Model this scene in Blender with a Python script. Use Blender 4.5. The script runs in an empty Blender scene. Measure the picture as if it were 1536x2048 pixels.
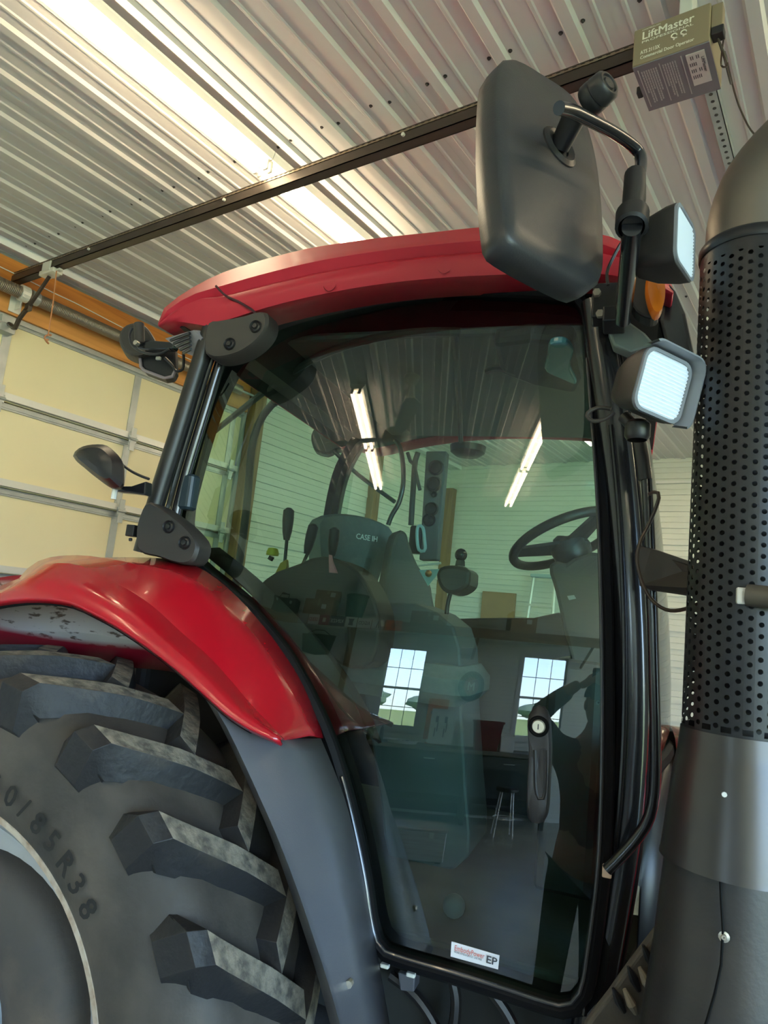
import bpy, bmesh, math, random
from math import sin, cos, pi, radians, sqrt, atan2
from mathutils import Vector, Matrix
random.seed(7)
S = bpy.context.scene
COL = S.collection

# ------------------------------------------------------------------ camera
F_PX, H = 1390.0, 1.925
YAW, PITCH, ROLL = radians(35.03), radians(8.45), radians(-6.1)
CM = Matrix.Rotation(YAW, 3, 'Z') @ Matrix.Rotation(PITCH, 3, 'X') @ Matrix.Rotation(ROLL, 3, 'Y')  # right, forward, up
cam_data = bpy.data.cameras.new('camera')
cam_data.sensor_fit = 'VERTICAL'; cam_data.sensor_height = 36.0
cam_data.lens = F_PX / 2048 * 36.0
cam_data.clip_start = 0.02
cam = bpy.data.objects.new('camera', cam_data); COL.objects.link(cam)
_m = Matrix((CM.col[0], CM.col[2], -CM.col[1])).transposed().to_4x4()
_m.translation = (0, 0, H)
cam.matrix_world = _m
S.camera = cam

# ------------------------------------------------------------------ world, exposure
S.view_settings.view_transform = 'Standard'; S.view_settings.look = 'None'
S.view_settings.gamma = 1.0; S.view_settings.use_curve_mapping = False
S.view_settings.exposure = 1.68
W = bpy.data.worlds.new('sky'); S.world = W; W.use_nodes = True
wn = W.node_tree; bg = wn.nodes['Background']
sky = wn.nodes.new('ShaderNodeTexSky'); sky.sky_type = 'HOSEK_WILKIE'
sky.sun_direction = (0.3, 0.55, 0.78); sky.turbidity = 2.2; sky.ground_albedo = 0.35
wn.links.new(sky.outputs[0], bg.inputs[0])
bg.inputs[1].default_value = 23.0
sun_d = bpy.data.lights.new('sun', 'SUN'); sun_d.energy = 12.0; sun_d.angle = 0.01; sun_d.color = (1, .95, .86)
sun = bpy.data.objects.new('sun', sun_d); COL.objects.link(sun)
sun.rotation_euler = Vector((0.3, 0.55, 0.78)).to_track_quat('Z', 'Y').to_euler()

TUBE_STRENGTH = 9.5

# ------------------------------------------------------------------ pixel -> place
PHI = radians(15.0)                                  # heading of the tractor in the room
TM = Matrix.Rotation(PHI, 3, 'Z')
TORG = Vector((-0.50, 2.55, 0.0))                    # tractor origin in its own frame (camera foot = 0,0,0)
def ray(x, y): return CM @ Vector(((x - 768) / F_PX, 1.0, -(y - 1024) / F_PX))
def rX(x, y, X): r = ray(x, y); p = r * (X / r.x); p.z += H; return p
def rY(x, y, Y): r = ray(x, y); p = r * (Y / r.y); p.z += H; return p
def rZ(x, y, Z): r = ray(x, y); p = r * ((Z - H) / r.z); p.z += H; return p
def tray(x, y): return TM.transposed() @ ray(x, y)
def tY(x, y, Y): r = tray(x, y); p = r * (Y / r.y); p.z += H; return p
def tX(x, y, X): r = tray(x, y); p = r * (X / r.x); p.z += H; return p
def tZ(x, y, Z): r = tray(x, y); p = r * ((Z - H) / r.z); p.z += H; return p
def glass_y(x, z):                                   # the bowed side glass of the cab
    u = max(z - 1.141, 0.0); v = max(-1.0 - x, 0.0)
    return 1.72 + .045 * u - .0227 * (x + .35) * u + .011 * u ** 3 + .05 * (x + .62) ** 2 + .40 * v * v
def tG(x, y, off=0.0):
    r = tray(x, y); s = 1.72 / r.y
    for _ in range(40):
        p = r * s; s += (glass_y(p.x, p.z + H) + off - p.y) / r.y
    p = r * s; p.z += H; return p

# ------------------------------------------------------------------ materials
MATS = {}
def mat(name, col, rough=.5, metal=0., col2=None, vs=6., vlo=.4, vhi=.7, bump=0., bs=60., spec=.5, coat=0., emit=None, es=0., stretch=(1, 1, 1), det=6.):
    if name in MATS: return MATS[name]
    m = bpy.data.materials.new(name); m.use_nodes = True
    nt = m.node_tree; b = nt.nodes['Principled BSDF']
    b.inputs['Base Color'].default_value = (*col, 1); b.inputs['Roughness'].default_value = rough
    b.inputs['Metallic'].default_value = metal; b.inputs['Specular IOR Level'].default_value = spec
    b.inputs['Coat Weight'].default_value = coat; b.inputs['Coat Roughness'].default_value = .06
    if emit:
        b.inputs['Emission Color'].default_value = (*emit, 1); b.inputs['Emission Strength'].default_value = es
    if col2 or bump:
        tc = nt.nodes.new('ShaderNodeTexCoord'); mp = nt.nodes.new('ShaderNodeMapping')
        mp.inputs['Scale'].default_value = stretch
        nt.links.new(tc.outputs['Object'], mp.inputs[0])
    if col2:
        n = nt.nodes.new('ShaderNodeTexNoise'); n.inputs['Scale'].default_value = vs; n.inputs['Detail'].default_value = det
        r = nt.nodes.new('ShaderNodeMapRange'); r.inputs[1].default_value = vlo; r.inputs[2].default_value = vhi
        x = nt.nodes.new('ShaderNodeMix'); x.data_type = 'RGBA'
        x.inputs[6].default_value = (*col, 1); x.inputs[7].default_value = (*col2, 1)
        nt.links.new(mp.outputs[0], n.inputs[0]); nt.links.new(n.outputs[0], r.inputs[0])
        nt.links.new(r.outputs[0], x.inputs[0]); nt.links.new(x.outputs[2], b.inputs['Base Color'])
    if bump:
        n2 = nt.nodes.new('ShaderNodeTexNoise'); n2.inputs['Scale'].default_value = bs; n2.inputs['Detail'].default_value = 4
        bp = nt.nodes.new('ShaderNodeBump'); bp.inputs['Strength'].default_value = bump; bp.inputs['Distance'].default_value = .01
        nt.links.new(mp.outputs[0], n2.inputs[0]); nt.links.new(n2.outputs[0], bp.inputs['Height'])
        nt.links.new(bp.outputs[0], b.inputs['Normal'])
    MATS[name] = m; return m
def glassmat(name, tint, ior=1.75, rough=0.0):
    if name in MATS: return MATS[name]
    m = bpy.data.materials.new(name); m.use_nodes = True; nt = m.node_tree; nt.nodes.clear()
    o = nt.nodes.new('ShaderNodeOutputMaterial'); mx = nt.nodes.new('ShaderNodeMixShader')
    t = nt.nodes.new('ShaderNodeBsdfTransparent'); t.inputs[0].default_value = (*tint, 1)
    gl = nt.nodes.new('ShaderNodeBsdfGlossy'); gl.inputs['Roughness'].default_value = rough
    fr = nt.nodes.new('ShaderNodeFresnel'); fr.inputs[0].default_value = ior
    nt.links.new(fr.outputs[0], mx.inputs[0]); nt.links.new(t.outputs[0], mx.inputs[1]); nt.links.new(gl.outputs[0], mx.inputs[2])
    nt.links.new(mx.outputs[0], o.inputs[0]); MATS[name] = m; return m
def woodmat(name, c1, c2, axis='Y', scale=3.0):
    if name in MATS: return MATS[name]
    m = mat(name, c1, .6)
    nt = m.node_tree; b = nt.nodes['Principled BSDF']
    tc = nt.nodes.new('ShaderNodeTexCoord'); mp = nt.nodes.new('ShaderNodeMapping')
    mp.inputs['Scale'].default_value = {'X': (.25, 4, 4), 'Y': (4, .25, 4), 'Z': (4, 4, .25)}[axis]
    n = nt.nodes.new('ShaderNodeTexNoise'); n.inputs['Scale'].default_value = scale; n.inputs['Detail'].default_value = 8; n.inputs['Distortion'].default_value = 1.2
    r = nt.nodes.new('ShaderNodeMapRange'); r.inputs[1].default_value = .35; r.inputs[2].default_value = .65
    x = nt.nodes.new('ShaderNodeMix'); x.data_type = 'RGBA'; x.inputs[6].default_value = (*c1, 1); x.inputs[7].default_value = (*c2, 1)
    nt.links.new(tc.outputs['Object'], mp.inputs[0]); nt.links.new(mp.outputs[0], n.inputs[0]); nt.links.new(n.outputs[0], r.inputs[0])
    nt.links.new(r.outputs[0], x.inputs[0]); nt.links.new(x.outputs[2], b.inputs['Base Color'])
    return m

# ------------------------------------------------------------------ mesh helpers
class MB:
    """collects geometry for ONE mesh"""
    def __init__(s, org=None): s.v = []; s.f = []; s.org = org
    def add(s, vs, fs):
        o = len(s.v); s.v += [Vector(p) for p in vs]; s.f += [tuple(i + o for i in f) for f in fs]; return s
    def box(s, c, size, R=None):
        h = Vector(size) / 2; vs = []
        for dx in (-1, 1):
            for dy in (-1, 1):
                for dz in (-1, 1):
                    p = Vector((dx * h.x, dy * h.y, dz * h.z)); vs.append((R @ p if R else p) + Vector(c))
        return s.add(vs, [(0, 1, 3, 2), (4, 6, 7, 5), (0, 4, 5, 1), (2, 3, 7, 6), (0, 2, 6, 4), (1, 5, 7, 3)])
    def box2(s, a, b): a = Vector(a); b = Vector(b); return s.box((a + b) / 2, (abs(b.x - a.x), abs(b.y - a.y), abs(b.z - a.z)))
    def rbox(s, c, size, r=.01, R=None, seg=3):
        """box with rounded vertical edges (local z), bevelled top and bottom"""
        w, d, h = [q / 2 for q in size]; r = min(r, w * .95, d * .95); e = min(r * .5, h * .9); rings = []
        for (zz, ins) in ((-h, e), (-h + e, 0), (h - e, 0), (h, e)):
            ring = []
            for k, (sx, sy) in enumerate(((1, 1), (-1, 1), (-1, -1), (1, -1))):
                for j in range(seg + 1):
                    a = pi / 2 * k + pi / 2 * j / seg
                    ring.append(Vector((sx * (w - r) + (r - ins * .9) * cos(a), sy * (d - r) + (r - ins * .9) * sin(a), zz)))
            rings.append([(R @ p if R else p) + Vector(c) for p in ring])
        return s.loft(rings, closed=True, caps=True)
    def loft(s, rows, closed=False, caps=False):
        n = len(rows[0]); vs = [p for r in rows for p in r]; fs = []
        for i in range(len(rows) - 1):
            for j in range(n if closed else n - 1):
                k = (j + 1) % n; fs.append((i * n + j, i * n + k, (i + 1) * n + k, (i + 1) * n + j))
        if caps: fs.append(tuple(range(n - 1, -1, -1))); fs.append(tuple((len(rows) - 1) * n + j for j in range(n)))
        return s.add(vs, fs)
    def tube(s, pts, r, n=10, caps=True, flat=None):
        pts = [Vector(p) for p in pts]; rows = []; up = None
        for i, p in enumerate(pts):
            t = (pts[min(i + 1, len(pts) - 1)] - pts[max(i - 1, 0)]).normalized()
            if up is None: up = Vector((0, 0, 1)) if abs(t.z) < .9 else Vector((1, 0, 0))
            a = t.cross(up)
            if a.length < 1e-4: a = t.cross(Vector((0, 1, 0)))
            a.normalize(); b = a.cross(t).normalized(); up = b
            rr = r[i] if isinstance(r, (list, tuple)) else r
            rows.append([p + a * (rr * cos(2 * pi * k / n)) + b * (rr * sin(2 * pi * k / n)) for k in range(n)])
        return s.loft(rows, closed=True, caps=caps)
    def sweep(s, pts, prof, nrm, closed=False):
        """sweep a 2-D profile [(u,w)]: u along side, w along nrm(p)"""
        pts = [Vector(p) for p in pts]; N = len(pts); rows = []
        for i, p in enumerate(pts):
            if closed: t = pts[(i + 1) % N] - pts[i - 1]
            else: t = pts[min(i + 1, N - 1)] - pts[max(i - 1, 0)]
            t.normalize(); n = Vector(nrm(p)); n = (n - t * n.dot(t)).normalized(); a = t.cross(n)
            rows.append([p + a * u + n * w for u, w in prof])
        if closed: rows.append(rows[0])
        return s.loft(rows, closed=True, caps=not closed)
    def cyl(s, a, b, r, r2=None, n=16, caps=True): return s.tube([a, b], [r, r if r2 is None else r2], n, caps)
    def lathe(s, prof, org, axis, n=32, closed=False, caps=False):
        """prof [(radius, along axis)]"""
        ax = Vector(axis).normalized(); u = ax.orthogonal().normalized(); w = ax.cross(u); rows = []
        for r, h in prof: rows.append([Vector(org) + ax * h + (u * cos(2 * pi * k / n) + w * sin(2 * pi * k / n)) * r for k in range(n)])
        if closed: rows.append(rows[0])
        return s.loft(rows, closed=True, caps=caps)
    def prism(s, poly, d):
        n = len(poly); d = Vector(d); vs = [Vector(p) for p in poly] + [Vector(p) + d for p in poly]
        fs = [tuple(range(n)), tuple(range(2 * n - 1, n - 1, -1))] + [(i, (i + 1) % n, n + (i + 1) % n, n + i) for i in range(n)]
        return s.add(vs, fs)
    def sphere(s, c, r, n=16, m=10, sc=(1, 1, 1)):
        rows = []
        for i in range(m + 1):
            a = pi * i / m; rr = max(sin(a), 1e-3)
            rows.append([Vector(c) + Vector((r * sc[0] * rr * cos(2 * pi * k / n), r * sc[1] * rr * sin(2 * pi * k / n), r * sc[2] * cos(a))) for k in range(n)])
        return s.loft(rows, closed=True, caps=True)
    def build(s, name, m, parent=None, smooth=False, bevel=0, solid=0, weighted=False, angle=40):
        me = bpy.data.meshes.new(name)
        o = s.org or Vector((0, 0, 0))
        me.from_pydata([p - o for p in s.v], [], s.f); me.validate(); me.update()
        bm = bmesh.new(); bm.from_mesh(me); bmesh.ops.recalc_face_normals(bm, faces=bm.faces); bm.to_mesh(me); bm.free()
        ob = bpy.data.objects.new(name, me); COL.objects.link(ob)
        if m: me.materials.append(m)
        if smooth:
            for p in me.polygons: p.use_smooth = True
            try: me.set_sharp_from_angle(angle=radians(angle))
            except Exception: pass
        if solid:
            q = ob.modifiers.new('solid', 'SOLIDIFY'); q.thickness = solid; q.offset = 0
        if bevel:
            q = ob.modifiers.new('bevel', 'BEVEL'); q.width = bevel; q.segments = 2; q.limit_method = 'ANGLE'; q.angle_limit = radians(35)
        if parent: ob.parent = parent
        return ob
def tag(o, label, cat, group=None):
    o['label'] = label; o['category'] = cat
    if group: o['group'] = group
    return o
def struct(o): o['kind'] = 'structure'; return o
def stuff(o): o['kind'] = 'stuff'; return o
def empty(name, loc=(0, 0, 0), rz=0):
    o = bpy.data.objects.new(name, None); COL.objects.link(o); o.location = loc; o.rotation_euler = (0, 0, rz); o.empty_display_size = .1; return o
def share(o, name=None, parent=None, loc=None, rot=None, sc=None):
    c = o.copy(); COL.objects.link(c)
    if name: c.name = name
    if parent: c.parent = parent
    if loc is not None: c.location = loc
    if rot is not None: c.rotation_euler = rot
    if sc is not None: c.scale = sc
    return c
def copy_tree(o, parent=None):
    c = o.copy(); COL.objects.link(c); c.parent = parent
    for ch in list(o.children): copy_tree(ch, c)
    return c
def smooth_poly(pts, n, closed=False):
    """Catmull-Rom through points, resampled to n by arc length"""
    P = [Vector(p) for p in pts]; out = []
    m = len(P)
    rng = m if closed else m - 1
    for i in range(rng):
        if closed: p0, p1, p2, p3 = P[i - 1], P[i], P[(i + 1) % m], P[(i + 2) % m]
        else: p0, p1, p2, p3 = P[max(i - 1, 0)], P[i], P[i + 1], P[min(i + 2, m - 1)]
        for k in range(12):
            t = k / 12
            out.append(.5 * ((2 * p1) + (p2 - p0) * t + (2 * p0 - 5 * p1 + 4 * p2 - p3) * t * t + (3 * p1 - p0 - 3 * p2 + p3) * t ** 3))
    out.append(P[0].copy() if closed else P[-1].copy())
    d = [0]
    for a, b in zip(out, out[1:]): d.append(d[-1] + (b - a).length)
    res = []; j = 0; N = n if closed else n - 1
    for i in range(n):
        L = d[-1] * i / N
        while j < len(d) - 2 and d[j + 1] < L: j += 1
        t = (L - d[j]) / max(d[j + 1] - d[j], 1e-9); res.append(out[j].lerp(out[j + 1], min(max(t, 0), 1)))
    return res
def px2(pts, n, f, closed=False): return [f(p.x, p.y) for p in smooth_poly([(a, b, 0) for a, b in pts], n, closed)]
_fc = {}
def text(name, s, size, org, xd, yd, m, parent, ext=.0006, torg=None, width=None, align='LEFT', bold=False, shear=0):
    """flat lettering as a mesh; xd reading direction, yd up; width forces the total width"""
    c = bpy.data.curves.new('t', 'FONT'); c.body = s; c.size = size; c.extrude = 0; c.align_x = align; c.resolution_u = 2; c.shear = shear
    t = bpy.data.objects.new('t', c); COL.objects.link(t); bpy.context.view_layer.update()
    me = bpy.data.meshes.new_from_object(t.evaluated_get(bpy.context.evaluated_depsgraph_get()))
    bpy.data.objects.remove(t); bpy.data.curves.remove(c)
    xs = [v.co.x for v in me.vertices] or [0, 1]
    k = (width / (max(xs) - min(xs))) if width else 1
    xd = Vector(xd).normalized(); yd = Vector(yd); yd = (yd - xd * yd.dot(xd)).normalized(); nn = xd.cross(yd)
    o = torg or Vector((0, 0, 0))
    for v in me.vertices: v.co = Vector(org) - o + xd * v.co.x * k + yd * v.co.y + nn * ext
    if bold:
        bm = bmesh.new(); bm.from_mesh(me); src = list(bm.faces)
        for dx, dy in ((.022, 0), (-.022, 0), (0, .016), (0, -.016)):
            d = bmesh.ops.duplicate(bm, geom=src); bmesh.ops.translate(bm, verts=[e for e in d['geom'] if isinstance(e, bmesh.types.BMVert)], vec=xd * dx * size + yd * dy * size + nn * .00012 * (1 if dx else 2) * (1 if dx + dy > 0 else 1.5))
        bm.to_mesh(me); bm.free()
    me.materials.append(m); me.name = name
    ob = bpy.data.objects.new(name, me); COL.objects.link(ob)
    if parent: ob.parent = parent
    return ob
# ================================================================== THE ROOM
X0, X1, Y0, Y1, ZC = -5.2, 7.0, -7.8, 9.07, 4.275
m_floor = mat('concrete', (.42, .42, .40), .38, col2=(.27, .27, .26), vs=2.2, bump=.05, bs=30)
m_sheet = mat('ceiling_steel', (.67, .662, .655), .5, spec=.4, col2=(.63, .615, .605), vs=1.6, vlo=.3, vhi=.8)
m_wallsteel = mat('wall_steel', (.74, .76, .70), .45)
m_back = mat('wall_backing', (.5, .5, .47), .8)
m_screw = mat('screw_steel', (.09, .085, .08), .5, .6)
m_white = mat('white_paint', (.82, .82, .80), .4)
m_post = woodmat('post_wood', (.33, .20, .085), (.20, .115, .045), 'Z')
m_header = woodmat('header_wood', (.66, .25, .045), (.46, .15, .025), 'Y')
m_header2 = woodmat('header_wood_pale', (.72, .33, .09), (.56, .23, .055), 'Y')

fl = struct(MB().box2((X0 - .1, Y0 - .1, -.12), (X1 + .1, Y1 + .1, 0)).build('floor', m_floor))
ce = struct(MB().box2((X0 - .1, Y0 - .1, ZC + .03), (X1 + .1, Y1 + .1, ZC + .12)).build('ceiling', m_back))

# ceiling sheets: trapezoid ribs .305 m apart with two small ribs between, three ribs to a sheet
PITCH_C = .305
def rib_profile(c):   # one pitch centred on the rib
    q = [(-.1525, 0)]
    q += [(-.112, 0), (-.106, -.006), (-.094, -.006), (-.088, 0)]
    q += [(-.034, 0), (-.022, -.017), (.022, -.017), (.034, 0)]
    q += [(.088, 0), (.094, -.006), (.106, -.006), (.112, 0)]
    return [(c + a, b) for a, b in q]
c0 = -1.253; k0 = int((X0 - c0) / PITCH_C) - 1
ks = [k for k in range(-60, 60) if X0 < c0 + k * PITCH_C + .1525 and c0 + k * PITCH_C - .1525 < X1]
panel_src = None
for i in range(0, len(ks), 3):
    prof = []
    for k in ks[i:i + 3]: prof += rib_profile(c0 + k * PITCH_C)
    prof.append((c0 + ks[min(i + 2, len(ks) - 1)] * PITCH_C + .1525, 0))
    prof = [(min(max(a, X0), X1), b) for a, b in prof]
    dz = -.0015 * (i // 3 % 2)
    rows = [[Vector((a, y, ZC + b + dz)) for a, b in prof] for y in (Y0, Y1)]
    MB().loft(rows).build('ceiling_panel', m_sheet, ce)
screw_src = None
for yy in (2.275, 4.7, -.15):
    for k in ks:
        for s in (-.047, .047):
            x = c0 + k * PITCH_C + s
            if yy > 3 and x > .5: continue
            if screw_src is None:
                b = MB(); b.lathe([(.0095, 0), (.0095, -.002), (.0055, -.003), (.0055, -.008), (.001, -.0085)], (0, 0, 0), (0, 0, 1), 8)
                screw_src = b.build('screw', m_screw, ce); screw_src.location = (x, yy, ZC)
            else: share(screw_src, 'screw', ce, (x, yy + random.uniform(-.012, .012), ZC))

# walls ------------------------------------------------------------
def wall_mesh(name, axis, at, lo, hi, holes, thick):
    """axis 'x': wall at x=at, runs along y; holes [(a0,a1,z0,z1)]"""
    b = MB(); cuts = sorted({lo, hi, *[h[0] for h in holes], *[h[1] for h in holes]})
    for a0, a1 in zip(cuts, cuts[1:]):
        zs = [(0, ZC + .03)]
        for h in holes:
            if h[0] <= a0 + 1e-6 and a1 - 1e-6 <= h[1]:
                zs = [(0, h[2]), (h[3], ZC + .03)]
        for z0, z1 in zs:
            if z1 - z0 < .01: continue
            if axis == 'x': b.box2((at, a0, z0), (at + thick, a1, z1))
            else: b.box2((a0, at, z0), (a1, at + thick, z1))
    return struct(b.build(name, m_back))
WP = .211
def wprof(z0, z1):
    """lapped courses: each leans out to its foot, steps back, with two fine grooves"""
    loc = [(.0006, .026), (.066, .0195), (.069, .011), (.073, .011), (.076, .0185), (.137, .011), (.140, .003), (.144, .003), (.147, .010), (WP - .0006, .003)]
    pts = []; k = int(z0 / WP) - 1
    while k * WP < z1 + WP: pts += [(k * WP + a, b) for a, b in loc]; k += 1
    def h(z):
        for (a, u), (b, v) in zip(pts, pts[1:]):
            if a <= z <= b: return u + (v - u) * (z - a) / max(b - a, 1e-9)
        return 0.
    return [(z0, h(z0))] + [(a, b) for a, b in pts if z0 + 1e-4 < a < z1 - 1e-4] + [(z1, h(z1))]
def siding(wall, axis, at, sgn, lo, hi, ztop, holes=(), zbot=0.):
    zs = sorted({zbot, ztop, *[z for h in holes for z in h[2:4] if zbot < z < ztop], *[zbot + .844 * k for k in range(1, 6) if zbot + .844 * k < ztop]})
    for z0, z1 in zip(zs, zs[1:]):
        segs = [(lo, hi)]
        for h in holes:
            if h[2] < z1 - 1e-6 and h[3] > z0 + 1e-6:
                segs = [t for a, b in segs for t in ((a, min(b, h[0])), (max(a, h[1]), b)) if t[1] - t[0] > .01]
        pr = wprof(z0, z1)
        for a, b in segs:
            rows = [[(Vector((at + sgn * (.004 + q), e, z)) if axis == 'x' else Vector((e, at + sgn * (.004 + q), z))) for z, q in pr] for e in (a, b)]
            MB().loft(rows).build('siding_panel', m_wallsteel, wall)
DOOR = (-.11, 4.76, 0, 3.83)
w_rear = wall_mesh('wall_rear', 'x', X0, Y0 - .1, Y1 + .1, [DOOR], -.15)
siding(w_rear, 'x', X0, 1, DOOR[1] + .12, Y1, ZC)
siding(w_rear, 'x', X0, 1, Y0, DOOR[0] - .12, ZC)
w_far = wall_mesh('wall_far', 'y', Y1, X0, X1, [], .15)
siding(w_far, 'y', Y1, -1, X0, X1, ZC)
WIN = [(-1.84, -1.00, 1.28, 2.66), (.93, 1.86, 1.28, 2.70)]
w_near = wall_mesh('wall_near', 'y', Y0, X0, X1, WIN, -.15)
siding(w_near, 'y', Y0, 1, X0, X1, ZC, WIN)
DOOR2 = (-7.2, .4, 0, 3.85)
w_front = wall_mesh('wall_front', 'x', X1, Y0 - .1, Y1 + .1, [DOOR2], .15)
siding(w_front, 'x', X1, -1, Y0, Y1, ZC, [DOOR2])
# timber posts
def post(name, a, b): return struct(MB().box2(a, b).build(name, m_post, bevel=.004))
post('trim_1', (X0 + .02, 4.78, 0), (X0 + .13, 4.93, ZC - .02))
post('trim_2', (X0 + .02, 6.98, 0), (X0 + .12, 7.12, ZC - .02))
post('trim_3', (X0 + .02, Y1 - .14, 0), (X0 + .15, Y1 - .02, ZC - .36))
post('trim_5', (-2.72, Y0 + .02, 0), (-2.60, Y0 + .13, ZC - .02))
# electrical line along far wall, light line under the ceiling
struct(MB().box2((X0 + .2, Y1 - .05, ZC - .33), (X1, Y1 - .028, ZC - .30)).build('trim_6', m_white))
# near-white trim along door wall; strip of daylight put into colour and shape
struct(MB().box2((X0 + .005, -1.5, ZC - .012), (X0 + .20, Y1 - .02, ZC - .001)).box2((X0 + .18, -1.5, ZC - .055), (X0 + .20, Y1 - .02, ZC - .012)).build('trim_7', mat('trim_white', (.95, .95, .97), .3)))
# timber header above the overhead door: two planks with a joint
hd = struct(MB().box2((X0 + .003, -.6, 3.80), (X0 + .012, 4.77, ZC - .05)).build('trim_8', m_post))
MB().box2((X0 + .012, -.6, 4.02), (X0 + .045, 4.77, ZC - .055)).build('plank', m_header, hd, bevel=.003)
MB().box2((X0 + .012, -.6, 3.815), (X0 + .040, 4.77, 4.012)).build('plank', m_header2, hd, bevel=.003)
# a thin white wire stapled along the header
b = MB(); b.tube([(X0 + .05, y, 4.10 - .02 * sin(y * 2.1) - .012 * (y % .7)) for y in [-.4 + .2 * i for i in range(24)]], .004, 6)
b.build('wire', m_white, hd, smooth=True)

# ------------------------------------------------------------------ overhead door, closed
m_doorp = mat('door_panel_warm_light', (.86, .77, .50), .42, col2=(.80, .70, .43), vs=.8, vlo=.3, vhi=.75)  # white door; warm lamp light put into the base colour
m_galv = mat('galvanised', (.50, .53, .52), .38, .55, col2=(.42, .45, .45), vs=9)
m_galvl = mat('galvanised_light', (.74, .73, .68), .36, .25)
XD = X0 - .02
jt = [3.81, 3.18, 2.555, 1.93, 1.305, .68, .02]
dr = struct(MB().box2((XD - .05, DOOR[0], .0), (XD - .04, DOOR[1], 3.83)).build('door_1', m_back))
stiles = [3.505 - 1.135 * i for i in range(-1, 4)]
hb = MB(); hb.box((0, 0, 0), (.012, .075, .06)); hb.cyl((.012, -.04, 0), (.012, .04, 0), .012, n=8); hb.box((.004, 0, -.055), (.008, .05, .09)); hb.box((.004, 0, .055), (.008, .05, .09))
hinge_src = hb.build('hinge', m_galv, dr, bevel=.002); hinge_first = True
for z1, z0 in zip(jt, jt[1:]):
    sec = MB().box2((XD - .04, DOOR[0] + .01, z0 + .006), (XD, DOOR[1] - .01, z1 - .006)).build('door_section', m_doorp, dr)
    # steel rails top and bottom with a tongue line
    MB().box2((XD, DOOR[0] + .01, z1 - .055), (XD + .012, DOOR[1] - .01, z1 - .006)).box2((XD + .012, DOOR[0] + .01, z1 - .042), (XD + .018, DOOR[1] - .01, z1 - .018)).build('rail', m_galv, sec, bevel=.002)
    # strut: a hat channel on the foot of the section
    if z0 > .1:
        MB().box2((XD, DOOR[0] + .01, z0 + .012), (XD + .05, DOOR[1] - .01, z0 + .022)).box2((XD + .045, DOOR[0] + .01, z0 + .012), (XD + .053, DOOR[1] - .01, z0 + .062)).box2((XD, DOOR[0] + .01, z0 + .056), (XD + .05, DOOR[1] - .01, z0 + .064)).build('strut', m_galvl, sec)
    for y in stiles:
        if DOOR[0] < y < DOOR[1]:
            MB().box2((XD, y - .032, z0 + .066), (XD + .012, y + .032, z1 - .055)).build('stile', m_galv, sec, bevel=.002)
            if z0 > .1:
                if hinge_first: hinge_src.location = (XD + .07, y, z0 + .005); hinge_first = False
                else: share(hinge_src, 'hinge', dr, (XD + .07, y, z0 + .005))
# top rail of the door catching the light
MB().box2((XD, DOOR[0], 3.775), (XD + .035, DOOR[1], 3.815)).build('top_rail', m_galv, dr, bevel=.003)

# ------------------------------------------------------------------ torsion spring over the door
XS = X0 + .14
m_spring = mat('spring_steel', (.30, .24, .19), .42, .6)
ts = empty('torsion_spring', (XS, 2.3, 3.9))
zsp = rX(100, 611, XS).z
b = MB(); sp = []
for i in range(int(300 * 8)):
    a = 2 * pi * i / 8; sp.append((.044 * cos(a), -1.3 + i / (300 * 8) * 3.55, zsp - 3.9 + .044 * sin(a)))
b.tube(sp, .0058, 4); b.build('coil', m_spring, ts, smooth=True)
MB().cyl((0, -2.5, zsp - 3.9), (0, 2.5, zsp - 3.9), .0127, n=10).build('shaft', m_galv, ts, smooth=True)
pb = rX(45, 600, XS)
MB().box((-.07, pb.y - 2.3, pb.z - 3.9), (.12, .006, .13)).box((-.09, pb.y - 2.3, pb.z - 3.9), (.006, .09, .17)).cyl((0, pb.y - 2.3 - .03, zsp - 3.9), (0, pb.y - 2.3 + .03, zsp - 3.9), .06, n=18).build('bearing_bracket', m_galvl, ts, bevel=.003)
MB().cyl((0, pb.y - 2.25, zsp - 3.9), (0, pb.y - 2.19, zsp - 3.9), .055, .05, n=18).build('winding_cone', m_galv, ts, smooth=True)
tag(ts, 'long rusty coiled torsion spring along the timber header above the closed overhead door', 'spring')

# ------------------------------------------------------------------ opener: rail, chain, trolley, arm, motor box
YR, ZR0, ZR1 = 2.325, 4.045, 4.125
m_rail = mat('rail_brown', (.075, .058, .048), .38, .5)
m_chain = mat('chain', (.34, .27, .2), .35, .8)
m_box_f = mat('operator_paint', (.25, .195, .125), .5)
m_box_b = mat('operator_paint_under', (.185, .18, .205), .5)
m_ink = mat('white_ink', (.78, .74, .62), .6)
m_black = mat('black_plastic', (.018, .018, .019), .42)
op = empty('garage_door_opener', (-.54, YR, 4.0))
OPO = Vector((-.54, YR, 4.0))
def ob(): return MB(OPO)
xr0 = rY(22, 556, YR).x
r_ = ob().box2((xr0, YR - .028, ZR0), (-.66, YR + .028, ZR0 + .004)).box2((xr0, YR - .028, ZR0), (-.66, YR - .024, ZR1 - .03)).box2((xr0, YR + .024, ZR0), (-.66, YR + .028, ZR1)).box2((xr0, YR - .02, ZR1 - .006), (-.66, YR + .028, ZR1))
rail = r_.build('rail', m_rail, op)
cb = ob(); x = xr0 + .1; i = 0
while x < -.68:
    if i % 2: cb.box((x, YR - .024, ZR1 - .018), (.016, .004, .011))
    else: cb.box((x, YR - .021, ZR1 - .018), (.016, .009, .007))
    x += .0165; i += 1
ch = cb.build('chain', m_chain, rail); stuff(ch)
for px in (216, 466, 805):
    q = rY(px, 290, YR - .03); ob().cyl((q.x, YR - .029, ZR0 + .035), (q.x, YR - .040, ZR0 + .035), .009, n=8).build('bolt', m_galvl, rail)
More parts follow.
